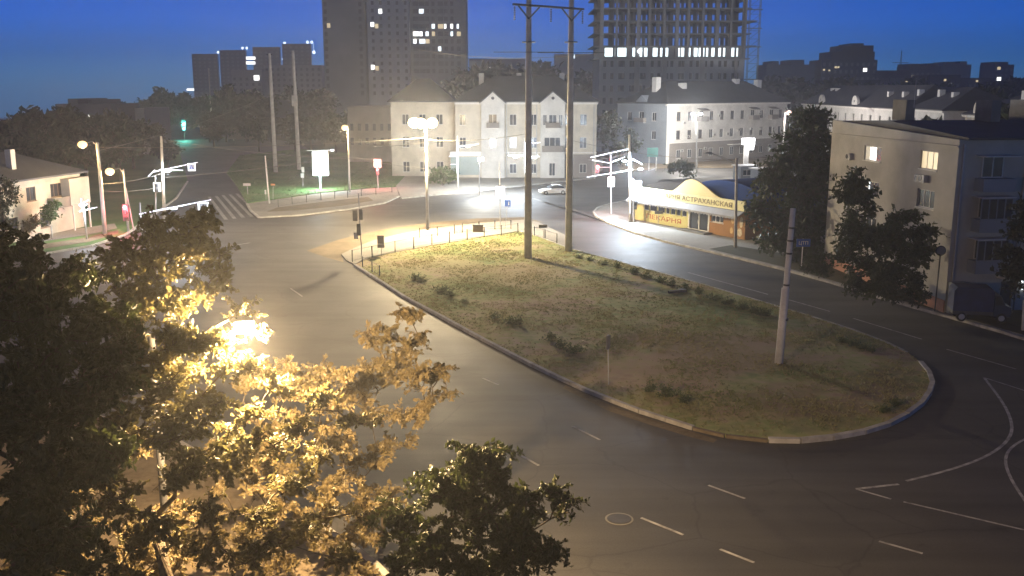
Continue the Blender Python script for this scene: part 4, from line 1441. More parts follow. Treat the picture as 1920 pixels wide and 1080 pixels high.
# whitewashed pole on the island, strapped to a concrete stub
b = P(1461, 684)
q = at(1487, 391, b.y) - b
t = thing('utility_pole', 'leaning whitewashed pole strapped to a thicker concrete stub on the island', 'pole', b)
MB().tube([q * 0.02, q], [0.19, 0.155], 14).build('pole', mat('whitewash', (0.60, 0.59, 0.56), 0.9, 0.15, 2.0), t, True)
MB().tube([(-0.06, -0.1, 0), q * 0.27 + Vector((-0.06, -0.1, 0)), q * 0.50 + Vector((-0.06, -0.1, 0))], [0.25, 0.235, 0.225], 14).build('stub', MATS['whitewash'], t, True)
for k in (0.30, 0.52, 0.72, 0.80, 0.88):
    c = q * k
    rr = 0.24 if k > 0.5 else 0.30
    MB().tube([c - q * 0.006, c + q * 0.006], rr * 0.72 if k > 0.5 else rr, 14).build('strap', M_DARK, t)
t, q = pole('utility_pole', 'grey concrete pole in front of the brown bakery wall', (1379, 466), (1381, 296), 0.17, 0.12)
MB().tube([(q.x, q.y, q.z - 0.6), (q.x - 2.6, q.y - 0.4, q.z + 0.5)], 0.04, 6).build('bracket', M_STEEL, t)
MB().sph((q.x - 2.9, q.y - 0.4, q.z + 0.5), (0.4, 0.16, 0.11), 6).build('lamp_head', M_STEEL, t, True)
t, q = pole('street_lamp', 'slim pale pole with two white lamp heads before the pale apartment house', (1306, 322), (1306, 214), 0.16, 0.1, M_WHITE, cat='street lamp')
for s_ in (-1, 1):
    MB().tube([(q.x, q.y, q.z - 0.4), (q.x + s_ * 0.7, q.y, q.z + 0.1)], 0.05, 6).build('arm', M_STEEL, t)
    MB().cbox((q.x + s_ * 0.8, q.y - 0.1, q.z + 0.05), (0.5, 0.5, 0.35)).build('lamp_head', M_LEDW, t)
point_light('lamp_light', (q.x, q.y + 0.9, q.z - 0.6), 24000, (1.0, 0.95, 0.86), 0.3, t)
t, q = pole('utility_pole', 'short whitewashed post at the far right edge of the yard', (1918, 623), (1921, 562), 0.11, 0.10, MATS['whitewash'])
t, q = pole('utility_pole', 'whitewashed stub post beside the round mirror post', (1763, 580), (1773, 470), 0.2, 0.15, MATS['whitewash'])
# the mirror post
b = P(1752, 588)
t = thing('mirror_post', 'thin dark post with a round traffic mirror before the beige block', 'mirror', b)
zz = ZY(470, b.y)
MB().tube([(0, 0, 0), (0.05, 0, zz)], 0.05, 8).build('post', M_DARK, t)
MB().lathe([(0.30, 0), (0.32, 0.04), (0.2, 0.07)], 20, Matrix.Translation((0.03, -0.06, zz)) @ Matrix.Rotation(math.pi / 2, 4, 'X')).build('mirror', M_GREYSIGN, t)
MB().lathe([(0.37, -0.02), (0.37, 0.03), (0.33, 0.03)], 20, Matrix.Translation((0.03, -0.03, zz)) @ Matrix.Rotation(math.pi / 2, 4, 'X')).build('rim', M_DARK, t)


def board(name, label, base, plates, post=(0.045, None), cat='sign', group=None, toppx=None, pm=None):
    """plates: (px, py, w px, h px, material, yaw) centres in the photo, real sizes from the depth"""
    b = P(*base)
    t = thing(name, label, cat, b, 0, group)
    top = toppx or (plates[0][0], plates[0][1] - plates[0][3] / 2)
    q = at(top[0], top[1], b.y) - b
    MB().tube([(0, 0, 0), q], post[0], 8).build('post', pm or M_STEEL, t)
    k = b.y / F
    outp = []
    for i, (px, py, w, h, m, yaw) in enumerate(plates):
        c = at(px, py, b.y) - b
        n = MB().cbox((0, 0, 0), (w * k, 0.05, h * k)).build('plate', m, t, loc=c + Vector((0, -0.09, 0)), rz=yaw)
        outp.append(n)
    return t, outp


def crossing(plate, w, h):
    """white square, dark triangle, pale figure: the pedestrian crossing sign"""
    o = MB().yprism([(-w * 0.30, -h * 0.27), (w * 0.30, -h * 0.27), (0, h * 0.32)], -0.04, -0.028).build('triangle', M_BLUES, plate)
    m = MB().box(-w * 0.03, w * 0.03, -0.048, -0.041, -h * 0.05, h * 0.1)
    m.yprism([(-w * 0.11, -h * 0.22), (-w * 0.05, -h * 0.22), (w * 0.02, -h * 0.05), (-w * 0.03, -h * 0.05)], -0.048, -0.041)
    m.yprism([(w * 0.09, -h * 0.22), (w * 0.14, -h * 0.22), (w * 0.035, -h * 0.05), (-w * 0.02, -h * 0.05)], -0.053, -0.0485)
    m.build('walking_figure', M_WHITE, o)


# island corner: sign mast, small board, cabinet, lamp boards
t, pl = board('sign_mast', 'slim mast with two dark square boards and a signal head at the fenced island tip', (679, 493), [(666, 404, 9, 20, M_GREYSIGN, 0.25), (677, 402, 7.5, 20, M_GREYSIGN, -0.3)], toppx=(672, 362))
b = t.location
c = at(673, 430, b.y) - Vector(b)
hd = MB().box(-0.18, 0.18, -0.2, 0.14, -0.55, 0.55).build('signal_head', M_DARK, t, loc=c)
for k in range(3):
    MB().lathe([(0.12, 0), (0.13, 0.12)], 12, Matrix.Translation((0, 0.14, 0.34 - 0.34 * k)) @ Matrix.Rotation(-math.pi / 2, 4, 'X')).build('lens', M_BLACK, hd)
MB().box(-0.5, -0.1, 0.0, 0.05, -0.9, -0.3).build('plate', M_WHITE, t, loc=c)
board('information_board', 'small grey board over a narrow plate behind the island railing', (716, 481), [(714, 449, 13, 16, M_GREYSIGN, 0), (714.5, 461, 13.5, 7, M_GREYSIGN, 0)])
b = P(896, 436)
t = thing('utility_cabinet', 'low brown utility cabinet between the two island railings', 'cabinet', b)
MB().box(-0.55, 0.6, -0.3, 0.3, 0.0, 0.82).build('body', mat('cabinet_brown', (0.20, 0.15, 0.08), 0.8, 0.2, 1.0), t)
MB().box(-0.6, 0.65, -0.36, 0.36, 0.822, 0.9).build('lid', M_DARK, t)
MB().tube([(0.15, 0, 0.9), (0.15, 0, 1.15)], 0.04, 6).build('vent_pipe', M_DARK, t)
t, pl = board('signal_post', 'post with a glaring white signal board beside a small blue sign', (938, 432), [(938, 360, 17, 22, M_GLOWPANEL, 0)], toppx=(937, 306))  # white board under lamps, its glare put in as the board's glow
c = at(937, 350, t.location.y) - Vector(t.location)
MB().box(-0.16, 0.16, 0.0, 0.25, -1.1, 0.2).build('signal_head', M_DARK, t, loc=c + Vector((0, 0.05, 0)))
t, pl = board('blue_sign', 'small square blue sign with a white stroke on a thin post', (947, 430), [(952, 381, 11, 12, M_BLUES, -0.1)], post=(0.03, None))
MB().box(0.08, 0.16, -0.035, -0.027, -0.2, 0.2).build('stroke', M_WHITE, pl[0])
board('low_sign', 'low wide grey sign plate right of the tall twin-legged pylon', (1020, 450), [(1018, 424, 16, 6, M_GREYSIGN, 0.2)], post=(0.035, None))
board('traffic_sign', 'lone thin post with a dark sign seen from behind on the island grass', (1141, 725), [(1140, 641, 14, 27, M_GREYSIGN, 0.9)], post=(0.04, None))
board('bakery_sign', 'narrow dark plate on a thin post in front of the bakery window', (1234, 423), [(1235, 398, 15, 6, M_GREYSIGN, 0.0)], post=(0.03, None))
t, pl = board('road_sign', 'blue name sign on a pale post under the dark tree', (1502, 508), [(1506, 455, 26, 15, M_BLUES, 0)], post=(0.05, None), pm=M_WHITE)
text('ЦТП', 0.42, M_WHITE, pl[0], Matrix.Translation((-0.45, -0.04, -0.15)))
board('street_plate', 'pale name plate on a short post at the crossing by the far lawn', (465, 366), [(463, 346, 14, 5, M_WHITE, 0)], post=(0.05, None))
board('far_sign', 'post with two small diamond signs between the far poles and the lit billboard', (568, 351), [(568, 318, 5, 10, M_WHITE, 0), (567, 329, 6, 8, M_WHITE, 0)], post=(0.05, None))
board('orange_plate_sign', 'small orange plate beside the leaning white-tipped post', (512, 382), [(512, 346, 8, 3.5, M_ORANGE, 0)], post=(0.03, None))
board('waymark', 'tiny pale marker post in front of the far lawn', (499, 376), [(498, 360, 3, 8, M_WHITE, 0)], post=(0.03, None))

# billboards
b = P(601, 356)
t = thing('billboard', 'blazing white lit billboard on a post over the far lawn', 'billboard', b)
k = b.y / F
c0, c1 = rel(t, 587, 329, b.y), rel(t, 615, 284, b.y)
MB().tube([(0, 0, 0), (0, 0, c0.z)], 0.17, 10).build('post', M_STEEL, t)
MB().box(c0.x, c1.x, -0.2, 0.2, c0.z, c1.z).build('cabinet', M_WHITE, t)
MB().box(c0.x + 0.06, c1.x - 0.06, -0.23, -0.203, c0.z + 0.06, c1.z - 0.06).build('screen', M_SCREEN, t)
MB().tube([(c0.x - 0.8, -0.1, c1.z + 0.15), (c1.x + 0.6, -0.3, c1.z + 0.25)], 0.05, 6).build('lamp_arm', M_STEEL, t)
MB().cbox((c1.x + 0.75, -0.3, c1.z + 0.22), (0.5, 0.35, 0.28)).build('flood_lamp', M_LEDTUBE, t)
point_light('billboard_light', (0.2, -1.8, c0.z + 0.5), 4200, (0.75, 0.95, 1.0), 0.8, t)
b = P(453, 264)
t = thing('billboard', 'pale unlit hoarding far down the left-hand street', 'billboard', b)
c0, c1 = rel(t, 428, 261, b.y), rel(t, 477, 237, b.y)
for x in (c0.x * 0.6, c1.x * 0.6):
    MB().tube([(x, 0.15, 0), (x, 0.15, c1.z)], 0.12, 6).build('post', M_STEEL, t)
MB().box(c0.x, c1.x, -0.1, 0.1, c0.z, c1.z).build('panel', mat('faded_poster', (0.30, 0.27, 0.25), 0.8, 0.25, 0.25), t)
b = P(1223, 320)
t = thing('direction_board', 'teal direction board on two legs beside the pale apartment house', 'sign', b)
c0, c1 = rel(t, 1213, 294, b.y), rel(t, 1234, 277, b.y)
MB().box(c0.x, c1.x, -0.08, 0.0, c0.z, c1.z).build('panel', M_TEAL, t)
for x in (c0.x * 0.6, c1.x * 0.7):
    MB().tube([(x, 0.06, 0), (x, 0.06, c1.z)], 0.07, 6).build('leg', M_WHITE, t)
b = P(1397, 330)
t = thing('lit_shop_sign', 'glaring white box sign on a pale pillar before the pale apartment house', 'shop sign', b)
c0, c1 = rel(t, 1391, 271, b.y), rel(t, 1415, 259, b.y)
MB().box(-0.45, 0.45, -0.2, 0.2, 0, c0.z - 0.02).build('pillar', M_CREAM2, t)
MB().box(c0.x, c1.x, -0.25, 0.25, c0.z, c1.z).build('light_box', M_SCREEN, t)
MB().box(c1.x - 1.1, c1.x - 0.1, -0.2, 0.2, c0.z - 0.95, c0.z - 0.05).build('lower_box', M_SCREEN, t)
point_light('sign_light', (0.6, -1.0, c0.z + 0.5), 1200, (0.95, 0.93, 0.95), 0.4, t)


# traffic lights
def signal(name, label, base, toppx, head, lit, Yaw=0.0, back=None, group='traffic lights round the junction', rpost=0.07, hs=1.0):
    b = P(*base)
    t = thing(name, label, 'traffic light', b, 0, group)
    q = at(toppx[0], toppx[1], b.y) - b
    MB().tube([(0, 0, 0), q], [rpost * 1.1, rpost * 0.8], 8).build('post', M_STEEL, t)
    c = at(head[0], head[1], b.y) - b
    if abs(c.x - q.x) > 0.6:
        MB().tube([(q.x, 0, min(q.z, c.z + 0.3)), (c.x, -0.02, c.z + 0.3)], 0.035, 6).build('arm', M_STEEL, t)
    hd = MB().cbox((0, 0, 0), (0.36 * hs, 0.3, 1.05 * hs)).build('head', M_DARK, t, loc=c + Vector((0, -0.12, 0)), rz=Yaw)
    for k, (nm, m, mo) in enumerate((('red_lens', M_RED, M_BLACK), ('amber_lens', None, M_BLACK), ('green_lens', M_GREEN, M_BLACK))):
        on = (lit == 'red' and k == 0) or (lit == 'green' and k == 2)
        MB().lathe([(0.125 * hs, 0), (0.13 * hs, 0.04), (0.07 * hs, 0.07)], 14, Matrix.Translation((0, -0.151, (0.33 - 0.33 * k) * hs)) @ Matrix.Rotation(math.pi / 2, 4, 'X')).build(nm, m if on else mo, hd, True)
    if back:
        px, py, w, h, m = back
        kx = b.y / F
        MB().cbox((0, 0, 0), (w * kx, 0.04, h * kx)).build('backboard', m, t, loc=at(px, py, b.y) - b + Vector((0, 0.08, 0)))
    if lit:
        point_light('signal_light', c + Vector((0, -0.9, 0.3)), 800 if lit == 'red' else 4000, (1, 0.1, 0.12) if lit == 'red' else (0.15, 1.0, 0.75), 0.15, t)
    return t


signal('traffic_light', 'red signal in front of a white board at the right end of the far railing', (709, 355), (707, 298), (708, 322), 'red', back=(707.5, 306, 14, 15, M_WHITE), hs=1.1)
signal('traffic_light', 'red signal hanging under the lower sodium lamp on the left', (252, 438), (236, 352), (237, 398), 'red', hs=1.8)
signal('traffic_light', 'red signal on the crossing mast left of the bakery', (1146, 403), (1145, 290), (1120, 318), 'red', hs=1.2, back=(1146, 341, 13, 19, M_WHITE), rpost=0.1)
signal('traffic_light', 'dark signal under a big white board on the bakery corner', (1189, 419), (1187, 335), (1191, 384), None, back=(1195, 351, 16, 24, M_WHITE), rpost=0.1)
signal('traffic_light', 'green signal glowing far down the left-hand street', (346, 262), (346, 228), (345, 235), 'green', hs=3.2)
signal('traffic_light', 'white-boarded signal on the left crossing mast', (293, 425), (291, 330), (294, 352), None, back=(294, 351, 14, 17, M_GLOWPANEL), rpost=0.09)


# crossing masts with LED-lit arms
def gantry(label, base, toppx, arms, signs=(), lights=(), r=0.14, group='crossing masts with glaring white LED arms', pm=None):
    b = P(*base)
    t = thing('crossing_mast', label, 'lamp mast', b, 0, group)
    q = at(toppx[0], toppx[1], b.y) - b
    MB().tube([(0, 0, 0), q], [r * 1.2, r * 0.8], 10).build('mast', pm or M_CONC, t, True)
    for (x0, y0, x1, y1, lit) in arms:
        a, c = at(x0, y0, b.y) - b, at(x1, y1, b.y) - b
        a.y -= 0.15
        c.y -= 0.25
        MB().tube([a, c], [0.06, 0.035], 6).build('arm', M_LEDTUBE if lit else M_STEEL, t)
    for (px, py, w) in signs:
        k = b.y / F
        pl = MB().cbox((0, 0, 0), (w * k, 0.05, w * k)).build('sign', M_GLOWPANEL, t, loc=at(px, py, b.y) - b + Vector((0, -0.3, 0)))
        MB().box(-w * k * 0.38, w * k * 0.38, -0.027, -0.0255, -w * k * 0.36, w * k * 0.36).build('face', mat('sign_face', (0.45, 0.47, 0.5), 0.6, 0), pl)
        crossing(pl, w * k, w * k)
    for (px, py, pw) in lights:
        c = at(px, py, b.y) - b
        MB().cbox(c + Vector((0, -0.5, 0.12)), (0.5, 0.3, 0.12)).build('led_lamp', M_LEDW, t)
        point_light('led_light', c + Vector((0, -0.8, -0.25)), pw, LEDC, 0.25, t)
    return t


gantry('crossing mast on the left whose LED arm carries a small square crossing sign', (309, 425), (302, 255), [(288, 322, 372, 304, True), (279, 330, 292, 318, True), (300, 318, 344, 319, True)], [(361, 313, 14)], [(318, 322, 1500)], 0.17)
gantry('crossing mast hidden by the tree whose LED arm carries the larger crossing sign', (268, 470), (262, 380), [(262, 401, 397, 374, True)], [(383, 388, 20)], [(330, 392, 1500)], 0.1, pm=M_STEEL)
gantry('short mast with a cluster of white LED lamps by the small cream house', (163, 450), (156, 370), [(150, 396, 184, 388, True), (153, 372, 156, 394, True), (158, 380, 168, 374, True), (160, 384, 166, 382, True)], (), [(158, 385, 900)], 0.08, pm=M_WHITE)
gantry('white LED mast left of the cream corner house entrance', (859, 352), (857, 255), [(857, 275, 897, 270, True), (857, 268, 857, 325, True), (842, 293, 855, 293, True), (845, 308, 855, 308, True)], (), [(878, 276, 2800)], 0.12, pm=M_WHITE)
gantry('LED mast standing right behind the left leg of the twin pylon', (986, 362), (984, 258), [(984, 268, 1013, 267, True), (953, 291, 984, 291, True), (984, 293, 1011, 293, True), (984, 266, 984, 314, True)], (), [(966, 296, 6500), (1003, 297, 1800)], 0.11, pm=M_WHITE)
gantry('tall white LED mast with crossed arms on the bakery corner', (1182, 418), (1180, 252), [(1107, 295, 1178, 279, True), (1100, 332, 1186, 318, True), (1145, 304, 1172, 294, True), (1186, 298, 1204, 308, True), (1110, 300, 1146, 306, True), (1181, 285, 1181, 400, True)], (), [(1170, 303, 5000), (1200, 318, 9000)], 0.17)
b = P(899, 366)
t = thing('flood_lamp', 'floodlight post throwing white light on the cream corner house', 'floodlight', b)
zz = ZY(300, b.y)
MB().tube([(0, 0, 0), (0, 0, zz)], 0.09, 8).build('post', M_STEEL, t)
MB().cbox((0.2, 0.2, zz + 0.1), (0.9, 0.4, 0.5)).build('lamp_head', M_LEDW, t)
point_light('flood_light', (0.6, 1.4, zz - 0.2), 6500, (1.0, 0.97, 0.84), 0.3, t)


# railings
def railing(label, pts, h=1.15, group='low post and wire railings', posts=None, rp=0.045):
    w = [P(*p) for p in pts]
    t = thing('railing', label, 'railing', (w[0].x, w[0].y, 0.1), 0, group)
    o = Vector((w[0].x, w[0].y, 0))
    for p in w:
        r = p - o
        MB().box(r.x - rp, r.x + rp, r.y - rp, r.y + rp, 0, h).build('post', M_DARK, t)
    for z in (h - 0.06, h * 0.12):
        MB().tube([p - o + Vector((0, 0, z)) for p in w], 0.014, 5).build('rail', M_DARK, t)
    return t


railing('railing along the back edge of the island grass', [(661, 493), (698, 485), (741, 475), (776, 467), (810, 461), (843, 456), (876, 451), (908, 447), (940, 443), (971, 439)])
railing('railing along the road side of the island path', [(787, 447), (820, 444), (852, 440), (867, 438), (898, 434), (928, 432), (958, 431)], 1.05)
railing('short railing right of the left pylon leg', [(1002, 444), (1022, 450), (1044, 458)], 1.05)
railing('short railing on the left tip of the island grass', [(680, 503), (698, 513), (712, 521)], 1.0)
railing('long railing on the pavement before the far green lawn', [(522, 390), (548, 385), (575, 381), (602, 377), (628, 374), (652, 372), (678, 369), (705, 366), (735, 362)], 1.2)

# manhole and rubbish
b = P(1161, 973)
t = MB().lathe([(0.46, 0.0), (0.46, 0.012), (0.40, 0.016), (0.40, 0.013)], 24).build('manhole_cover', M_DARK, None, loc=(b.x, b.y, 0.002))
MB().lathe([(0.54, 0), (0.54, 0.006), (0.47, 0.008), (0.47, 0.0)], 24).build('rim', M_CONC_D, t)
tag(t, 'round dark manhole cover in the near road', 'manhole')
b = P(688, 550)
t = MB().poly([(x * 0.9 * (0.8 + 0.3 * math.sin(i * 2.3)), y * 1.4 * (0.8 + 0.3 * math.cos(i * 1.7)), 0.005) for i, (x, y) in enumerate([(math.cos(a), math.sin(a)) for a in [2 * math.pi * k / 14 for k in range(14)]])]).build('asphalt_patch', mat('fresh_tar', (0.03, 0.03, 0.032), 0.6, 0.1), None, loc=(b.x, b.y, 0))
struct(t)
b = P(1270, 552)
t = MB().cbox((0, 0, 0.12), (1.6, 0.25, 0.2), 0.4).cbox((0.3, 0.4, 0.08), (1.1, 0.2, 0.16), 1.1).build('fallen_branch', M_DARK, None, loc=(b.x, b.y, 0.14))
tag(t, 'dark fallen branch lying by the hedge on the island', 'branch')


# ------------------------------------------------------------------ vehicles
M_CAR = mat('white_car_paint', (0.75, 0.75, 0.74), 0.3, 0.02, 1.0)
M_TYRE = mat('tyre_rubber', (0.015, 0.015, 0.016), 0.9, 0)


def wheel(parent, x, y, r=0.32, w=0.2):
    M = Matrix.Translation((x, y, r)) @ Matrix.Rotation(math.pi / 2, 4, 'X')
    o = MB().lathe([(r * 0.6, -w / 2), (r * 0.93, -w / 2), (r, -w * 0.3), (r, w * 0.3), (r * 0.93, w / 2), (r * 0.6, w / 2)], 20, M).build('wheel', M_TYRE, parent, True)
    s = -1 if y < 0 else 1
    MB().lathe([(r * 0.6, 0), (r * 0.55, 0.02), (0.05, 0.035)], 14, Matrix.Translation((x, y + s * w / 2, r)) @ Matrix.Rotation(-s * math.pi / 2, 4, 'X')).build('rim', M_STEEL, o)


def loft(secs):
    """secs: (x, half width, [z of belly, sill, shoulder, top], top half width)"""
    m = MB()
    n = 8
    for (x, hw, z0, z1, z2, tw) in secs:
        m.v += [(x, -hw * 0.9, z0), (x, -hw, z0 + 0.12), (x, -hw, z1), (x, -tw, z2), (x, tw, z2), (x, hw, z1), (x, hw, z0 + 0.12), (x, hw * 0.9, z0)]
    for i in range(len(secs) - 1):
        for k in range(n):
            k2 = (k + 1) % n
            m.f.append((i * n + k, (i + 1) * n + k, (i + 1) * n + k2, i * n + k2))
    m.f.append(tuple(range(n)))
    m.f.append(tuple(reversed(range((len(secs) - 1) * n, len(secs) * n))))
    return m


b = P(1037, 364)
t = thing('car', 'white saloon car driving past behind the two tall pylon legs', 'car', b, R(192))
loft([(-2.12, 0.72, 0.34, 0.62, 0.72, 0.6), (-2.0, 0.80, 0.24, 0.75, 0.92, 0.68), (-1.2, 0.85, 0.2, 0.80, 0.96, 0.74), (-0.3, 0.87, 0.2, 0.80, 0.95, 0.76), (0.7, 0.87, 0.2, 0.79, 0.93, 0.74), (1.5, 0.84, 0.22, 0.70, 0.82, 0.68), (2.0, 0.78, 0.26, 0.6, 0.7, 0.6), (2.15, 0.68, 0.34, 0.5, 0.58, 0.52)]).build('body', M_CAR, t, True)
cab = loft([(-1.75, 0.72, 0.80, 0.90, 0.955, 0.66), (-1.15, 0.74, 0.80, 0.97, 1.36, 0.58), (-0.5, 0.75, 0.80, 0.97, 1.45, 0.58), (0.15, 0.75, 0.80, 0.97, 1.42, 0.58), (0.95, 0.72, 0.78, 0.90, 0.94, 0.66)]).build('cabin', M_GLASS, t)
loft([(-1.2, 0.60, 1.30, 1.36, 1.40, 0.5), (-0.5, 0.61, 1.38, 1.46, 1.49, 0.52), (0.2, 0.61, 1.34, 1.43, 1.46, 0.5)]).build('roof', M_CAR, t, True)
for x in (-1.35, 1.35):
    for y in (-0.78, 0.78):
        wheel(t, x, y)
for y in (-0.55, 0.55):
    MB().cbox((2.08, y, 0.58), (0.12, 0.3, 0.14)).build('headlight', M_LEDW, t)
    MB().cbox((-2.08, y, 0.7), (0.08, 0.3, 0.14)).build('tail_light', mat('tail_red', (0.4, 0.02, 0.02), 0.4, 0), t)
    MB().cbox((0.6, y * 1.75, 0.98), (0.12, 0.16, 0.12)).build('mirror', M_CAR, t)
L = bpy.data.lights.new('headlight_beam', 'SPOT')
L.energy, L.spot_size, L.spot_blend, L.color, L.shadow_soft_size = 900, R(70), 0.6, (0.95, 0.97, 1.0), 0.1
o = bpy.data.objects.new('headlight_beam', L)
COL.objects.link(o)
o.parent = t
o.location = (2.3, 0, 0.6)
o.rotation_euler = (0, R(-80), 0)

b = P(1828, 603)
t = thing('covered_truck', 'small truck with a dark blue tarpaulin parked before the block entrance', 'truck', (b.x, b.y, 0.15), R(-12))
M_TARP = mat('blue_tarpaulin', (0.010, 0.02, 0.09), 0.7, 0.3, 1.5, 0.4)
MB().yprism([(-1.7, 0.75), (0.9, 0.75), (0.9, 2.15), (0.7, 2.4), (-1.5, 2.4), (-1.7, 2.15)], -0.85, 0.85).build('tarpaulin', M_TARP, t)
MB().yprism([(0.95, 0.45), (2.0, 0.45), (2.05, 1.1), (1.65, 1.25), (1.35, 1.9), (0.95, 1.95)], -0.8, 0.8).build('cab', mat('truck_blue', (0.02, 0.03, 0.07), 0.4, 0.1), t)
MB().box(-1.7, 0.9, -0.86, 0.86, 0.5, 0.745).build('deck', M_DARK, t)
MB().yprism([(1.0, 1.2), (1.55, 1.28), (1.32, 1.82), (1.0, 1.85)], -0.82, -0.803).build('side_window', M_GLASS, t)
for x in (-1.1, 1.45):
    for y in (-0.75, 0.75):
        wheel(t, x, y, 0.34, 0.22)
for y in (-0.5, 0.5):
    MB().cbox((2.04, y, 0.75), (0.06, 0.28, 0.18)).build('headlight', M_STEEL, t)

# kiosks with pale roofs behind the bakery
for (px, py, w_, d_, h_, rz, lab) in ((1404, 340, 3.4, 2.4, 2.5, 0.35, 'small kiosk with a flat pale roof behind the bakery, left of its neighbour'), (1432, 344, 2.6, 2.2, 2.3, 0.35, 'smaller pale-roofed kiosk half hidden by the tall dark tree')):
    b = P(px, py)
    t = thing('kiosk', lab, 'kiosk', (b.x, b.y, 0.12), rz)
    kw = MB()
    wallgrid(kw, Matrix.Translation((-w_ / 2, 0, 0)), w_, h_, [(0.5, 0.9, w_ - 1.0, 1.0)])
    kw.box(-w_ / 2, -w_ / 2 + 0.04, 0.003, d_, 0, h_).box(w_ / 2 - 0.04, w_ / 2, 0.003, d_, 0, h_).box(-w_ / 2 + 0.05, w_ / 2 - 0.05, d_ - 0.04, d_, 0, h_)
    kw.build('wall', M_BLUEP, t)
    MB().box(-w_ / 2 - 0.3, w_ / 2 + 0.3, -0.5, d_ + 0.2, h_ + 0.003, h_ + 0.18).build('roof', M_WHITE, t)
    window(t, Matrix.Translation((-w_ / 2, 0, 0)), 0.5, 0.9, w_ - 1.0, 1.0, cols=3)

# ------------------------------------------------------------------ overhead wires
def wire(label, a, c, sag=0.5, r=0.022):
    a, c = Vector(a), Vector(c)
    pts = [a.lerp(c, k / 14) - Vector((0, 0, sag * 4 * (k / 14) * (1 - k / 14))) for k in range(15)]
    o = MB().tube([p - a for p in pts], r, 5).build('overhead_wire', mat('wire', (0.22, 0.20, 0.17), 0.6, 0), None, loc=a)
    return tag(o, label, 'wire', 'overhead wires across the junction')


yl, ym, yg = P(197, 440).y, P(802, 433).y, P(656, 362).y
ygn = P(309, 425).y
wire('highest wire from the taller left lamp to the brightest lamp', at(185, 276, yl), at(800, 258, ym), 0.4)
wire('wire from the left crossing mast to the lawn lamp', at(304, 333, ygn), at(654, 292, yg), 0.3)
wire('wire from the lawn lamp down to the brightest lamp pole', at(655, 292, yg), at(800, 316, ym), 0.25)
wire('wire from the taller left lamp to the left crossing mast', at(190, 345, yl), at(304, 325, ygn), 0.25)
wire('lower wire of the left lamp pair beyond the red signal', at(190, 358, yl), at(305, 350, ygn), 0.25)
wire('upper of two short bright wires ending at the brightest lamp', at(702, 263, ym + 25), at(798, 256, ym), 0.1, 0.03)
wire('lower of two short bright wires ending at the brightest lamp', at(702, 275, ym + 25), at(798, 267, ym), 0.1, 0.03)
wire('wire from the bakery corner mast towards the cream corner house', at(1180, 286, P(1182, 418).y), at(1105, 300, 150), 0.2)
wire('thin wire from the left crossing mast over the far lawn to the red-signal post', at(304, 262, ygn), at(707, 298, P(709, 355).y), 0.6)
wire('thin high wire from the taller left lamp towards the left pole of the far pair', at(186, 282, yl), at(508, 176, P(517, 324).y), 0.8)
wire('wire from the brightest lamp to the left leg of the twin pylon', at(800, 262, ym), at(990, 250, ba.y), 0.35)
wire('wire from the right pylon leg to the grey pole before the bakery', at(1066, 262, bb.y), at(1381, 300, P(1379, 466).y), 0.5)
wire('long high wire passing the twin pylon', at(780, 92, 130), at(1120, 100, 110), 0.8)
# ------------------------------------------------------------------ trees and shrubs
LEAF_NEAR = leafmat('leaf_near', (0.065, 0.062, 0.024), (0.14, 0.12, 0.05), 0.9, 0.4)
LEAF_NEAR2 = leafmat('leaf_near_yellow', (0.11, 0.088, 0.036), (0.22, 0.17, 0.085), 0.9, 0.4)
LEAF_MID = leafmat('leaf_mid', (0.030, 0.042, 0.014), (0.06, 0.075, 0.024), 0.5, 0.25)
LEAF_FAR = leafmat('leaf_far', (0.020, 0.030, 0.012), (0.045, 0.058, 0.022), 0.25, 0.2)
LEAF_LIT = leafmat('leaf_lamplit', (0.045, 0.085, 0.02), (0.09, 0.14, 0.04), 0.8, 0.35)  # brighter leaf copy for plants under lamps, lamplight put into the green
BARK = mat('bark', (0.075, 0.058, 0.042), 0.95, 0.35, 3.0, 0.6)
BARK_W = mat('whitewashed_bark', (0.45, 0.43, 0.40), 0.95, 0.2, 3.0, 0.3)


def rdir(rng, flat=1.0):
    while True:
        v = Vector((rng.uniform(-1, 1), rng.uniform(-1, 1), rng.uniform(-1, 1)))
        if 0.05 < v.length < 1:
            v.z *= flat
            return v.normalized()


def leaf(mb, p, d, s, rng):
    """one folded leaf: two triangles that share the midrib"""
    u = d.cross(rdir(rng))
    if u.length < 1e-3:
        return
    u.normalize()
    w = s * rng.uniform(0.2, 0.36)
    n = d.cross(u) * (w * 0.4)
    a, c = p, p + d * s
    m = p + d * (s * 0.5)
    k = len(mb.v)
    mb.v += [tuple(a), tuple(m + u * w + n), tuple(c), tuple(m - u * w + n)]
    mb.f += [(k, k + 1, k + 2), (k, k + 2, k + 3)]


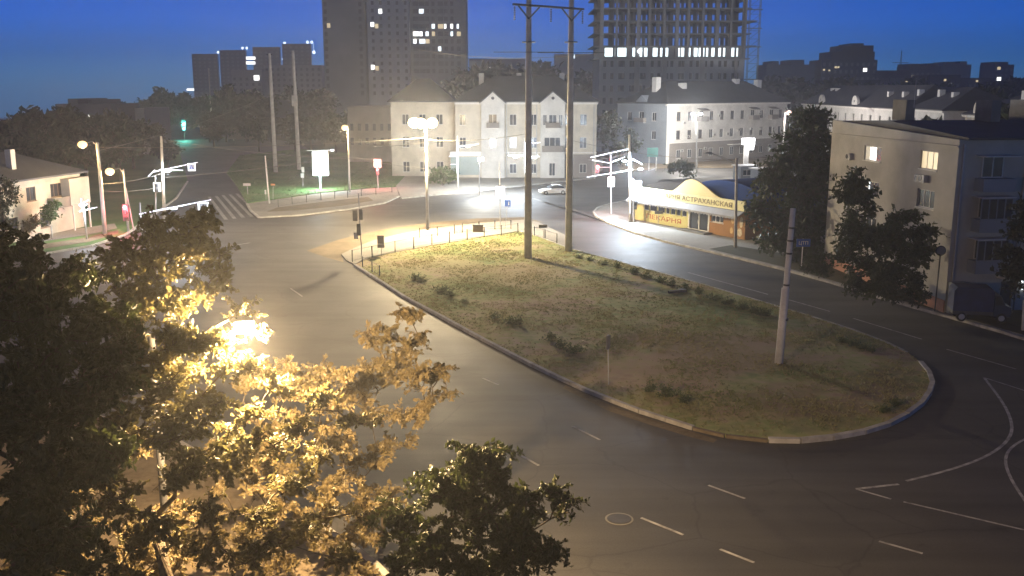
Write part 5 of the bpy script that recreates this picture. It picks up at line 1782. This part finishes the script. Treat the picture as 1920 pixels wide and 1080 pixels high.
def grow(name, label, base, fork, clumps, rng, leaves=300, ls=0.13, lm=None, tr=0.17, cat='tree', group=None, trunk_pts=None, twig_r=0.012, bark=None, limb_from=None):
    """clumps: (centre world, radius). Limbs run from the fork to each clump, twigs fill the clump, leaves sit along the twigs."""
    base = Vector(base)
    t = thing(name, label, cat, base, 0, group)
    tb, cb = MB(), MB()
    fork = Vector(fork) - base
    tp = [Vector((0, 0, 0))] + [Vector(p) - base for p in (trunk_pts or [])] + [fork]
    tb.tube(tp, [tr * (1.25 - 0.5 * i / (len(tp) - 1)) for i in range(len(tp))], 9)
    cl = [(Vector(c) - base, r) for c, r in clumps]
    # connect every clump to its nearest already connected node (a little biased to the fork)
    nodes = [(fork, tr * 0.72)]
    todo = sorted(cl, key=lambda q: (q[0] - fork).length)
    for c, r in todo:
        best = min(nodes, key=lambda q: (q[0] - c).length + 0.35 * (q[0] - fork).length)
        a, ra = best
        d = c - a
        L = d.length
        rr = max(0.022, ra * 0.68)
        mid = a + d * 0.5 + Vector((rng.uniform(-1, 1), rng.uniform(-1, 1), rng.uniform(-0.2, 0.9))) * L * 0.13
        mid2 = a + d * 0.8 + Vector((rng.uniform(-1, 1), rng.uniform(-1, 1), rng.uniform(-0.2, 0.9))) * L * 0.07
        tb.tube([a, mid, mid2, c], [min(ra * 0.85, rr * 1.25), rr, rr * 0.8, rr * 0.55], 6)
        nodes.append((c, rr * 0.6))
        nodes.append((mid, rr * 0.9))
        nt_ = max(6, int(11 * r / 0.7))
        per = max(4, int(leaves / nt_))
        for k in range(nt_):
            dd = rdir(rng)
            dd.z = dd.z * 0.6 + 0.1
            s0 = a.lerp(c, rng.uniform(0.7, 1.0))
            e = c + dd * r * rng.uniform(0.6, 1.45)
            m1 = s0.lerp(e, 0.5) + rdir(rng) * r * 0.14 + Vector((0, 0, 0.08 * r))
            e = e - Vector((0, 0, 0.12 * r))
            tb.tube([s0, m1, e], [twig_r * 1.3, twig_r, twig_r * 0.4], 4, False)
            ax = (e - s0).normalized()
            sd = ax.cross(rdir(rng))
            sd.normalize()
            for i in range(per):
                u = rng.random() ** 0.75
                p = (s0.lerp(m1, u * 2) if u < 0.5 else m1.lerp(e, u * 2 - 1))
                if i % 3 == 0:
                    p = p + rdir(rng) * (0.16 * r) * rng.random()
                p = p + rdir(rng) * ls * 0.25
                ld = (sd * (1 if i % 2 else -1) + ax * 0.5 + rdir(rng) * 0.45 - Vector((0, 0, 0.2))).normalized()
                leaf(cb, p, ld, ls * rng.choice((0.5, 0.75, 1.0, 1.25, 1.6)) * rng.uniform(0.85, 1.15), rng)
    tb.build('trunk', bark or BARK, t, True)
    cb.build('crown', lm or LEAF_NEAR, t)
    return t


def px_clumps(spec, rng):
    """spec: (px, py, Y, radius px, count): clump centres scattered about a spot"""
    o = []
    for px, py, Y, rp, n in spec:
        c = at(px, py, Y)
        R_ = rp * Y / F
        for k in range(n):
            v = rdir(rng) * R_ * (rng.random() ** 0.5)
            o.append((c + Vector((v.x, v.y * 0.9, v.z)), rng.uniform(0.34, 0.62)))
    return o


rng = random.Random(21)
GN = 'foreground trees under the camera window'
# dark tree at the left edge
grow('broadleaf_tree', 'big dark tree filling the left edge below the small cream house', at(20, 1480, 20), at(40, 930, 20),
     px_clumps([(30, 560, 20, 90, 12), (130, 530, 21, 75, 10), (60, 700, 19, 110, 14), (160, 650, 20.5, 80, 11), (10, 480, 20.5, 50, 7), (60, 830, 18.5, 110, 13), (150, 790, 19.5, 75, 9),
                (20, 960, 18, 90, 9), (120, 980, 18, 80, 8), (60, 500, 20.5, 60, 7), (150, 880, 18.5, 80, 9), (200, 600, 21, 45, 5), (-40, 620, 20, 80, 9), (-40, 780, 19, 80, 9), (40, 1030, 17.5, 80, 9), (130, 1040, 17.5, 70, 7), (200, 720, 20, 40, 5), (210, 840, 19, 40, 4), (60, 620, 20, 90, 9), (100, 760, 19, 80, 8)], rng),
     rng, 500, 0.11, LEAF_MID, 0.2, group=GN)
# the forked tree, nearer than the lamp
B0 = at(335, 1400, 22)
grow('broadleaf_tree', 'forked tree with dark limbs whose crown wraps round the near street lamp', B0, at(285, 965, 22),
     px_clumps([(350, 440, 23.5, 50, 9), (300, 490, 23, 55, 9), (390, 490, 24, 36, 6), (255, 550, 22.5, 55, 8), (325, 560, 23, 40, 5), (380, 430, 24, 24, 3), (400, 540, 24, 26, 3),
                (230, 670, 22, 55, 8), (290, 700, 22, 55, 5), (395, 770, 22, 45, 5), (330, 820, 21.5, 50, 4), (460, 790, 22.5, 40, 4), (190, 850, 21, 60, 6), (420, 880, 21.5, 40, 4), (470, 680, 22.8, 20, 2),
                (290, 430, 23.5, 34, 5), (230, 480, 22.8, 36, 5), (520, 830, 22.5, 36, 3), (240, 930, 21, 50, 4), (350, 620, 23, 24, 2), (180, 740, 22, 50, 6), (560, 900, 22.5, 40, 3), (330, 680, 22.5, 26, 4), (320, 760, 22, 30, 5), (350, 870, 21.6, 34, 5), (300, 1000, 21, 40, 5), (390, 960, 21.5, 40, 4), (440, 850, 22, 36, 4), (450, 575, 24, 16, 2), (480, 620, 24.2, 16, 2), (410, 640, 23.8, 14, 2), (230, 790, 21.5, 50, 6), (480, 960, 22, 36, 3), (360, 560, 23.5, 24, 3), (300, 560, 23, 36, 4), (420, 690, 23, 20, 2), (250, 620, 22.5, 40, 4), (600, 980, 21.5, 40, 2), (660, 1050, 21, 40, 3), (540, 1020, 21, 45, 3), (460, 1040, 21, 45, 3), (380, 1040, 21, 45, 3), (700, 960, 22, 30, 2), (620, 860, 22.5, 30, 2), (680, 800, 22.5, 26, 2), (560, 790, 22.5, 28, 2), (150, 900, 21, 50, 5), (250, 1040, 20.5, 50, 5), (520, 720, 23, 20, 2), (600, 740, 23, 22, 2), (390, 628, 22.6, 20, 3), (350, 655, 22.4, 22, 3), (320, 640, 22.3, 20, 3), (318, 720, 21.5, 22, 3), (325, 800, 21.5, 22, 3), (335, 900, 21.2, 26, 3)], rng),
     rng, 250, 0.105, LEAF_NEAR, 0.2, group=GN, trunk_pts=[at(322, 1130, 22)])
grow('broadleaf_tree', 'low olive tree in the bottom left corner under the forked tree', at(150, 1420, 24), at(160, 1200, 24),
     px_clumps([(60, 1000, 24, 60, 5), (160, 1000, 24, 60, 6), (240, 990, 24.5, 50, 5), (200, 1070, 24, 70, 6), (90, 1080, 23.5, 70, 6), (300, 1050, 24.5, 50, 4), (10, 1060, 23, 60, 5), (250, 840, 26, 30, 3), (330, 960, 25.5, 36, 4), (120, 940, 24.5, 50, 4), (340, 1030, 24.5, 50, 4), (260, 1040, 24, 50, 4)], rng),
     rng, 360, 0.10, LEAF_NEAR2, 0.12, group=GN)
# lower trees beyond the lamp, lit by it
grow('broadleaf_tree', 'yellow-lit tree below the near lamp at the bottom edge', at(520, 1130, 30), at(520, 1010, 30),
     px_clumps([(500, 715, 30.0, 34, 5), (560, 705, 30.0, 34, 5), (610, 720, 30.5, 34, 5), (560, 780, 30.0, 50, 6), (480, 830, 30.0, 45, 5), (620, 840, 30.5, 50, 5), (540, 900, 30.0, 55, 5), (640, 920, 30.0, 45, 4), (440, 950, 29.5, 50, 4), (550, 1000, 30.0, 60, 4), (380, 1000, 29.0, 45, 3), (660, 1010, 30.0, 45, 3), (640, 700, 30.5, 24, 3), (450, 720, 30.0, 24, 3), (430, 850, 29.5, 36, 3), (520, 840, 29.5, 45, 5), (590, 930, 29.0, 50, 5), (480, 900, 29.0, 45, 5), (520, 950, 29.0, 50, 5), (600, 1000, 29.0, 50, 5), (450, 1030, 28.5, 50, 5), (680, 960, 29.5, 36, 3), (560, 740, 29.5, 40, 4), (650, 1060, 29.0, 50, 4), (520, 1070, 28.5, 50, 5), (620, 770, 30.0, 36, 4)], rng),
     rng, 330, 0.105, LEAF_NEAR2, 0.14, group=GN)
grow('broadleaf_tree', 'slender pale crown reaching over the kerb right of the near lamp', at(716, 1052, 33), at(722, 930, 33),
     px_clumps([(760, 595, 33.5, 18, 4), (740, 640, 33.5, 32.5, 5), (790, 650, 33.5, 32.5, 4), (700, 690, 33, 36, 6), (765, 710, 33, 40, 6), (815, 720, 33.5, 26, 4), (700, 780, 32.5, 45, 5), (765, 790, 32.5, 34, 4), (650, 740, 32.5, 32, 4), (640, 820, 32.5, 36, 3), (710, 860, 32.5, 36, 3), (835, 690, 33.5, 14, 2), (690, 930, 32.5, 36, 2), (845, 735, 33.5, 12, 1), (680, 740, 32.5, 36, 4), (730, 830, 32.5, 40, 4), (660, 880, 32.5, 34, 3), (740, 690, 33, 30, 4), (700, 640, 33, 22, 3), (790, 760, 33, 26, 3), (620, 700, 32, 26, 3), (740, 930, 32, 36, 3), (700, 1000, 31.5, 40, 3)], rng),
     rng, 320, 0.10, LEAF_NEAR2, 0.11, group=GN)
grow('broadleaf_tree', 'small dark green tree at the bottom edge right of the yellow-lit trees', at(880, 1480, 20), at(880, 1130, 20),
     px_clumps([(870, 860, 20, 36, 6), (830, 910, 20, 45, 7), (925, 890, 20, 40, 6), (900, 970, 19.5, 70, 12), (975, 950, 20, 38, 6), (820, 1010, 19.5, 50, 8), (950, 1040, 19.5, 50, 8), (1035, 935, 20.3, 16, 2), (1065, 960, 20.5, 9, 1), (790, 1050, 19, 40, 5), (880, 1060, 19, 60, 8), (1000, 1010, 20, 34, 4), (770, 960, 20, 24, 3), (750, 1010, 19.8, 26, 3), (860, 920, 20, 50, 6), (960, 1000, 19.8, 45, 5), (1040, 1040, 19.5, 30, 3), (740, 1060, 19.5, 30, 3)], rng),
     rng, 380, 0.09, LEAF_MID, 0.12, group=GN)

# middle-distance trees on the right
def px_clumps2(spec, rng, r0, r1):
    o = []
    for px, py, Y, rp, n in spec:
        c = at(px, py, Y)
        R_ = rp * Y / F
        for k in range(n):
            v = rdir(rng) * R_ * (rng.random() ** 0.5)
            o.append((c + v, rng.uniform(r0, r1)))
    return o


grow('broadleaf_tree', 'tall dark tree between the bakery and the beige block', P(1492, 470), at(1492, 400, 93),
     px_clumps2([(1520, 222, 93, 18, 5), (1502, 270, 93, 34, 8), (1525, 290, 93, 42, 9), (1470, 340, 93, 50, 10), (1520, 370, 93, 45, 9), (1450, 390, 92, 32, 6), (1490, 420, 92, 55, 9), (1530, 440, 92, 35, 6), (1440, 330, 93, 22, 4), (1530, 240, 94, 25, 4), (1530, 480, 91, 35, 5), (1440, 450, 92, 30, 4), (1500, 340, 93, 50, 8), (1545, 400, 92, 26, 5), (1480, 470, 91, 40, 6), (1550, 340, 93, 18, 3)], rng, 1.1, 1.9),
     rng, 150, 0.42, LEAF_MID, 0.3, twig_r=0.03)
grow('broadleaf_tree', 'bushy tree in front of the end wall of the beige block', P(1652, 545), at(1650, 500, 69),
     px_clumps2([(1590, 340, 71, 26, 5), (1605, 390, 70, 36, 6), (1640, 420, 70, 40, 7), (1690, 420, 69, 40, 7), (1725, 440, 69, 24, 4), (1590, 440, 70, 34, 6), (1650, 470, 69, 50, 8), (1710, 480, 69, 34, 5), (1575, 370, 71, 14, 2), (1610, 500, 69, 26, 4), (1580, 480, 70, 18, 3), (1620, 450, 69, 36, 6), (1680, 460, 69, 36, 6), (1730, 475, 68.5, 22, 4), (1650, 520, 68.5, 40, 6), (1600, 360, 70.5, 20, 3), (1700, 510, 68, 30, 5)], rng, 0.6, 1.1),
     rng, 170, 0.26, LEAF_MID, 0.2, twig_r=0.02)
grow('shrub', 'large dark bush at the kerb under the bushy tree', P(1675, 570), P(1675, 568, 0.4),
     px_clumps2([(1610, 530, 67, 24, 5), (1655, 525, 66.5, 30, 7), (1705, 532, 66.5, 30, 7), (1680, 552, 65.5, 34, 7), (1640, 545, 66.3, 28, 5), (1718, 555, 65.5, 18, 3)], rng, 0.5, 0.8),
     rng, 170, 0.2, LEAF_FAR, 0.06, cat='shrub', twig_r=0.015)
grow('shrub', 'round bush at the kerb beside the blue name sign', P(1535, 522), P(1535, 520, 0.4),
     px_clumps2([(1525, 490, 76, 20, 4), (1545, 498, 76, 22, 4), (1532, 506, 75.5, 22, 4)], rng, 0.5, 0.8),
     rng, 150, 0.2, LEAF_MID, 0.06, cat='shrub', twig_r=0.015)
grow('broadleaf_tree', 'dark tree cut off by the right edge beside the block entrance', P(1925, 600), at(1925, 540, 63),
     px_clumps2([(1915, 430, 63, 26, 5), (1900, 480, 63, 22, 5), (1930, 500, 63, 36, 6), (1940, 400, 63, 30, 5), (1905, 530, 63, 18, 3)], rng, 0.6, 1.0),
     rng, 160, 0.25, LEAF_FAR, 0.18, twig_r=0.02)
# little trees near the left house, by the corner house and behind the bakery
grow('young_tree', 'small light green tree with whitewashed stem before the small cream house', P(98, 450), at(96, 425, P(98, 450).y),
     px_clumps2([(95, 395, 103, 16, 6), (90, 410, 103, 14, 4), (102, 380, 103, 10, 3)], rng, 0.5, 0.8), rng, 120, 0.24, LEAF_LIT, 0.08, twig_r=0.015, bark=BARK_W)
grow('shrub', 'yellowish bush left of the small light green tree', P(48, 448), P(48, 446, 0.5),
     px_clumps2([(45, 425, 103, 14, 5), (60, 415, 104, 14, 4)], rng, 0.5, 0.8), rng, 120, 0.24, LEAF_NEAR2, 0.07, cat='shrub', twig_r=0.015)
grow('broadleaf_tree', 'tree at the very left edge in front of the small cream house', P(8, 470), at(6, 400, 97),
     px_clumps2([(8, 380, 97, 24, 6), (0, 420, 97, 24, 6), (15, 350, 98, 12, 3)], rng, 0.7, 1.0), rng, 130, 0.28, LEAF_FAR, 0.14, twig_r=0.02)
yb = P(832, 346).y
grow('shrub', 'bright green bush lit by LED lamps beside the cream corner house', P(832, 346), P(832, 345, 0.6),
     px_clumps2([(825, 328, yb, 16, 6), (842, 330, yb, 15, 5), (815, 332, yb, 12, 3)], rng, 0.8, 1.2), rng, 110, 0.36, LEAF_LIT, 0.09, cat='shrub', twig_r=0.025)
yb = 176
grow('shrub', 'dark green bush behind the bakery before the pale apartment house', at(1275, 332, yb), at(1275, 326, yb),
     px_clumps2([(1268, 312, yb, 14, 5), (1282, 314, yb, 14, 5), (1290, 322, yb, 9, 3)], rng, 0.9, 1.3), rng, 110, 0.4, LEAF_MID, 0.1, cat='shrub', twig_r=0.025)
grow('broadleaf_tree', 'dark tree in the gap between the cream corner house and the pale apartment house', at(1145, 300, 195), at(1145, 280, 195),
     px_clumps2([(1140, 255, 195, 16, 6), (1150, 230, 195, 14, 5), (1135, 220, 198, 10, 4), (1190, 268, 192, 22, 7), (1165, 285, 190, 18, 5)], rng, 1.2, 1.8), rng, 110, 0.5, LEAF_FAR, 0.2, twig_r=0.04)

# far trees: a few kinds, copied
kinds = []
for s in range(5):
    r2 = random.Random(100 + s)
    cl = []
    for k in range(15):
        v = rdir(r2)
        cl.append((Vector((v.x * 3.0 * r2.random() ** 0.4, v.y * 3.0 * r2.random() ** 0.4, 6.0 + v.z * 3.0)), r2.uniform(1.2, 2.0)))
    t = grow('far_tree', 'x', (0, 0, 0), (0, 0, 3.0), cl, r2, 80, 0.8, LEAF_FAR, 0.22, twig_r=0.05)
    kinds.append(t)
far = []
for px in range(-30, 610, 24):
    sk = 232 - 58 * min(1, max(0, px) / 300.0) - 8 * min(1, max(0, px - 300) / 300.0)
    far.append((px + rng.uniform(-8, 8), sk + rng.uniform(2, 12), rng.uniform(300, 400), 'skyline'))
for px in range(-20, 330, 34):
    far.append((px + rng.uniform(-10, 10), 236 + rng.uniform(-6, 24), rng.uniform(150, 240), 'middle'))
for px in range(30, 270, 30):
    far.append((px + rng.uniform(-6, 6), 218 + rng.uniform(-6, 10), rng.uniform(165, 200), 'front'))
for px in range(395, 740, 30):
    far.append((px + rng.uniform(-10, 10), 218 + rng.uniform(-10, 14), rng.uniform(235, 300), 'street'))
for px, py, Y in ((890, 128, 330), (920, 134, 330), (960, 126, 350), (1010, 130, 340), (1085, 128, 330), (1120, 148, 300)):
    far.append((px, py, Y, 'roof'))
for px in range(1440, 1930, 27):
    far.append((px + rng.uniform(-8, 8), 163 + rng.uniform(-8, 10), rng.uniform(290, 360), 'right'))
for px, py, Y in ((1745, 222, 142), (1900, 225, 118), (1915, 218, 125), (1850, 180, 180), (1880, 186, 170)):
    far.append((px, py, Y, 'gap'))
WORDS = {'skyline': ('dark tree on the left skyline', 'dark trees along the left skyline'), 'middle': ('dim tree above the roof of the small cream house', 'dim trees behind the small cream house'),
         'front': ('dark tree before the hazy beige block', 'dark trees before the hazy beige block'), 'street': ('dim tree behind the far green lawn', 'dim trees behind the far lawn'), 'roof': ('hazy tree showing over the ridge of the cream corner house', 'hazy trees beyond the cream corner house'),
         'right': ('dark tree below the far blocks on the right', 'dark trees below the right-hand skyline'), 'gap': ('dark tree among the houses behind the beige block', 'dark trees among the right-hand houses')}
NUM = {}
used = [False] * 5
for i, (px, py, Y, g) in enumerate(far):
    k = i % 5
    p = at(px, py, Y)
    g0 = ter(p.x, Y)
    h = max(4.0, p.z - g0)
    if not used[k]:
        o = kinds[k]
        used[k] = True
    else:
        o = copy_tree(kinds[k])
    sc = h / 9.2
    wd = max(sc, 0.75) * rng.uniform(0.9, 1.25)
    o.location = (p.x, Y, g0)
    o.scale = (wd, wd, sc)
    o.rotation_euler.z = rng.uniform(0, 6.28)
    n = NUM.get(g, 0)
    NUM[g] = n + 1
    o['group'] = WORDS[g][1]
    o['label'] = WORDS[g][0] + ', ' + (ORD[n] if n < 20 else 'twenty-' + ORD[n - 20]) + ' from the left'
# the rows were laid left to right, so the ordinal is true of each

# shrubs on the island
LEAF_SH = leafmat('shrub_leaf', (0.055, 0.085, 0.025), (0.11, 0.14, 0.045), 1.2, 0.4)
M_SH = [None] * 4


def shrub_mesh(s):
    r2 = random.Random(300 + s)
    st, cb = MB(), MB()
    for k in range(16):
        d = rdir(r2)
        d.z = abs(d.z) * 1.1 + 0.25
        e = d * r2.uniform(0.25, 0.62)
        st.tube([(0, 0, 0), e], [0.012, 0.005], 4, False)
        for i in range(26):
            u = r2.uniform(0.25, 1.1)
            leaf(cb, e * u + rdir(r2) * 0.1, (rdir(r2) + d * 0.5).normalized(), r2.uniform(0.08, 0.16), r2)
    return st.mesh('stem', BARK), cb.mesh('foliage', LEAF_SH)


SHM = [shrub_mesh(s) for s in range(4)]


def shrub(px, py, s, label, group, i):
    b = P(px, py)
    t = thing('shrub', label, 'shrub', (b.x, b.y, 0.12), i * 1.7, group)
    t.scale = (s * rng.uniform(0.9, 1.3), s * rng.uniform(0.9, 1.3), s * rng.uniform(0.75, 1.05))
    for nm, me in zip(('stem', 'foliage'), SHM[i % 4]):
        o = bpy.data.objects.new(nm, me)
        COL.objects.link(o)
        o.parent = t
    return t


row = [(1085, 484), (1107, 489), (1132, 496), (1160, 503), (1188, 514), (1212, 522), (1240, 530), (1262, 537), (1283, 541), (1310, 551), (1340, 562), (1368, 571), (1392, 581), (1412, 587), (1432, 592)]
for i, (x, y) in enumerate(row):
    shrub(x, y + 3, 1.0 if i > 2 else 0.75, 'low shrub in the row along the far island kerb, %s from the twin pylon' % ORD[i], 'shrub row along the far island kerb', i)
row = [(778, 524), (792, 528), (828, 548), (846, 556), (870, 568), (928, 598), (958, 606), (975, 610), (1030, 640), (1052, 652), (1075, 662), (1222, 736), (1248, 745), (1280, 755)]
for i, (x, y) in enumerate(row):
    shrub(x, y + 3, 0.95 if i not in (4, 5) else 0.65, 'low shrub along the near island kerb, %s from the fenced tip' % ORD[i], 'scattered shrubs along the near island kerb', i)
row = [(1578, 644), (1600, 650), (1618, 656), (1636, 662), (1655, 775), (1680, 762)]
for i, (x, y) in enumerate(row):
    shrub(x, y + 2, 0.75, ('small shrub at the round island end behind the whitewashed pole, %s from the left' if i < 4 else 'dark shrub at the round island end by the bottom kerb, %s of two') % ORD[i if i < 4 else i - 4], 'shrubs at the round end of the island', i)

# grass blades on the island and lawns: beyond counting
def blades(name, label, pts, n, h, m, z, seed, dens=None):
    r2 = random.Random(seed)
    w = [P(*p) for p in pts]
    x0, x1, y0, y1 = min(p.x for p in w), max(p.x for p in w), min(p.y for p in w), max(p.y for p in w)

    def inside(x, y):
        c = False
        for a, b in zip(w, w[1:] + w[:1]):
            if (a.y > y) != (b.y > y) and x < (b.x - a.x) * (y - a.y) / (b.y - a.y) + a.x:
                c = not c
        return c
    mb = MB()
    k = 0
    while k < n:
        x, y = r2.uniform(x0, x1), r2.uniform(y0, y1)
        nv = noise.noise(Vector((x * 0.22, y * 0.22, 3.1))) + 0.4 * noise.noise(Vector((x * 0.9, y * 0.9, 7.7)))
        if not inside(x, y):
            continue
        k += 1
        if nv < r2.uniform(-0.5, 0.35):
            continue
        for j in range(3):
            a = r2.uniform(0, 6.28)
            hh = h * r2.uniform(0.5, 1.3) * (1 + max(0, nv))
            dx, dy = math.cos(a) * 0.045, math.sin(a) * 0.045
            lx_, ly_ = r2.uniform(-0.1, 0.1), r2.uniform(-0.1, 0.1)
            q = len(mb.v)
            X, Y = x + r2.uniform(-0.12, 0.12), y + r2.uniform(-0.12, 0.12)
            mb.v += [(X - dx, Y - dy, z), (X + dx, Y + dy, z), (X + lx_, Y + ly_, z + hh)]
            mb.f.append((q, q + 1, q + 2))
    o = mb.build(name, m)
    return tag(o, label, 'grass', None, 'stuff')


GR = leafmat('grass_blade', (0.18, 0.20, 0.07), (0.36, 0.30, 0.14), 0.15, 0.5)
GR2 = leafmat('lawn_blade', (0.04, 0.075, 0.018), (0.08, 0.12, 0.03), 0.3, 0.3)
blades('grass', 'dry patchy grass of the traffic island', ISL, 30000, 0.07, GR, 0.138, 5)
blades('grass', 'green grass of the far lawn beyond the railing', LAWN, 9000, 0.14, GR2, 0.128, 6)
# ------------------------------------------------------------------ evening haze over the town
hz = MB().box(-640, 640, -30, 1150, -40, 74).build('haze', None)
hz['kind'] = 'stuff'
m = bpy.data.materials.new('evening_haze')
m.use_nodes = True
n, l = m.node_tree.nodes, m.node_tree.links
n.clear()
v = n.new('ShaderNodeVolumePrincipled')
v.inputs['Color'].default_value = (0.84, 0.9, 1.0, 1)
v.inputs['Density'].default_value = 0.0007
v.inputs['Anisotropy'].default_value = 0.5
o = n.new('ShaderNodeOutputMaterial')
l.new(v.outputs[0], o.inputs['Volume'])
hz.data.materials.append(m)
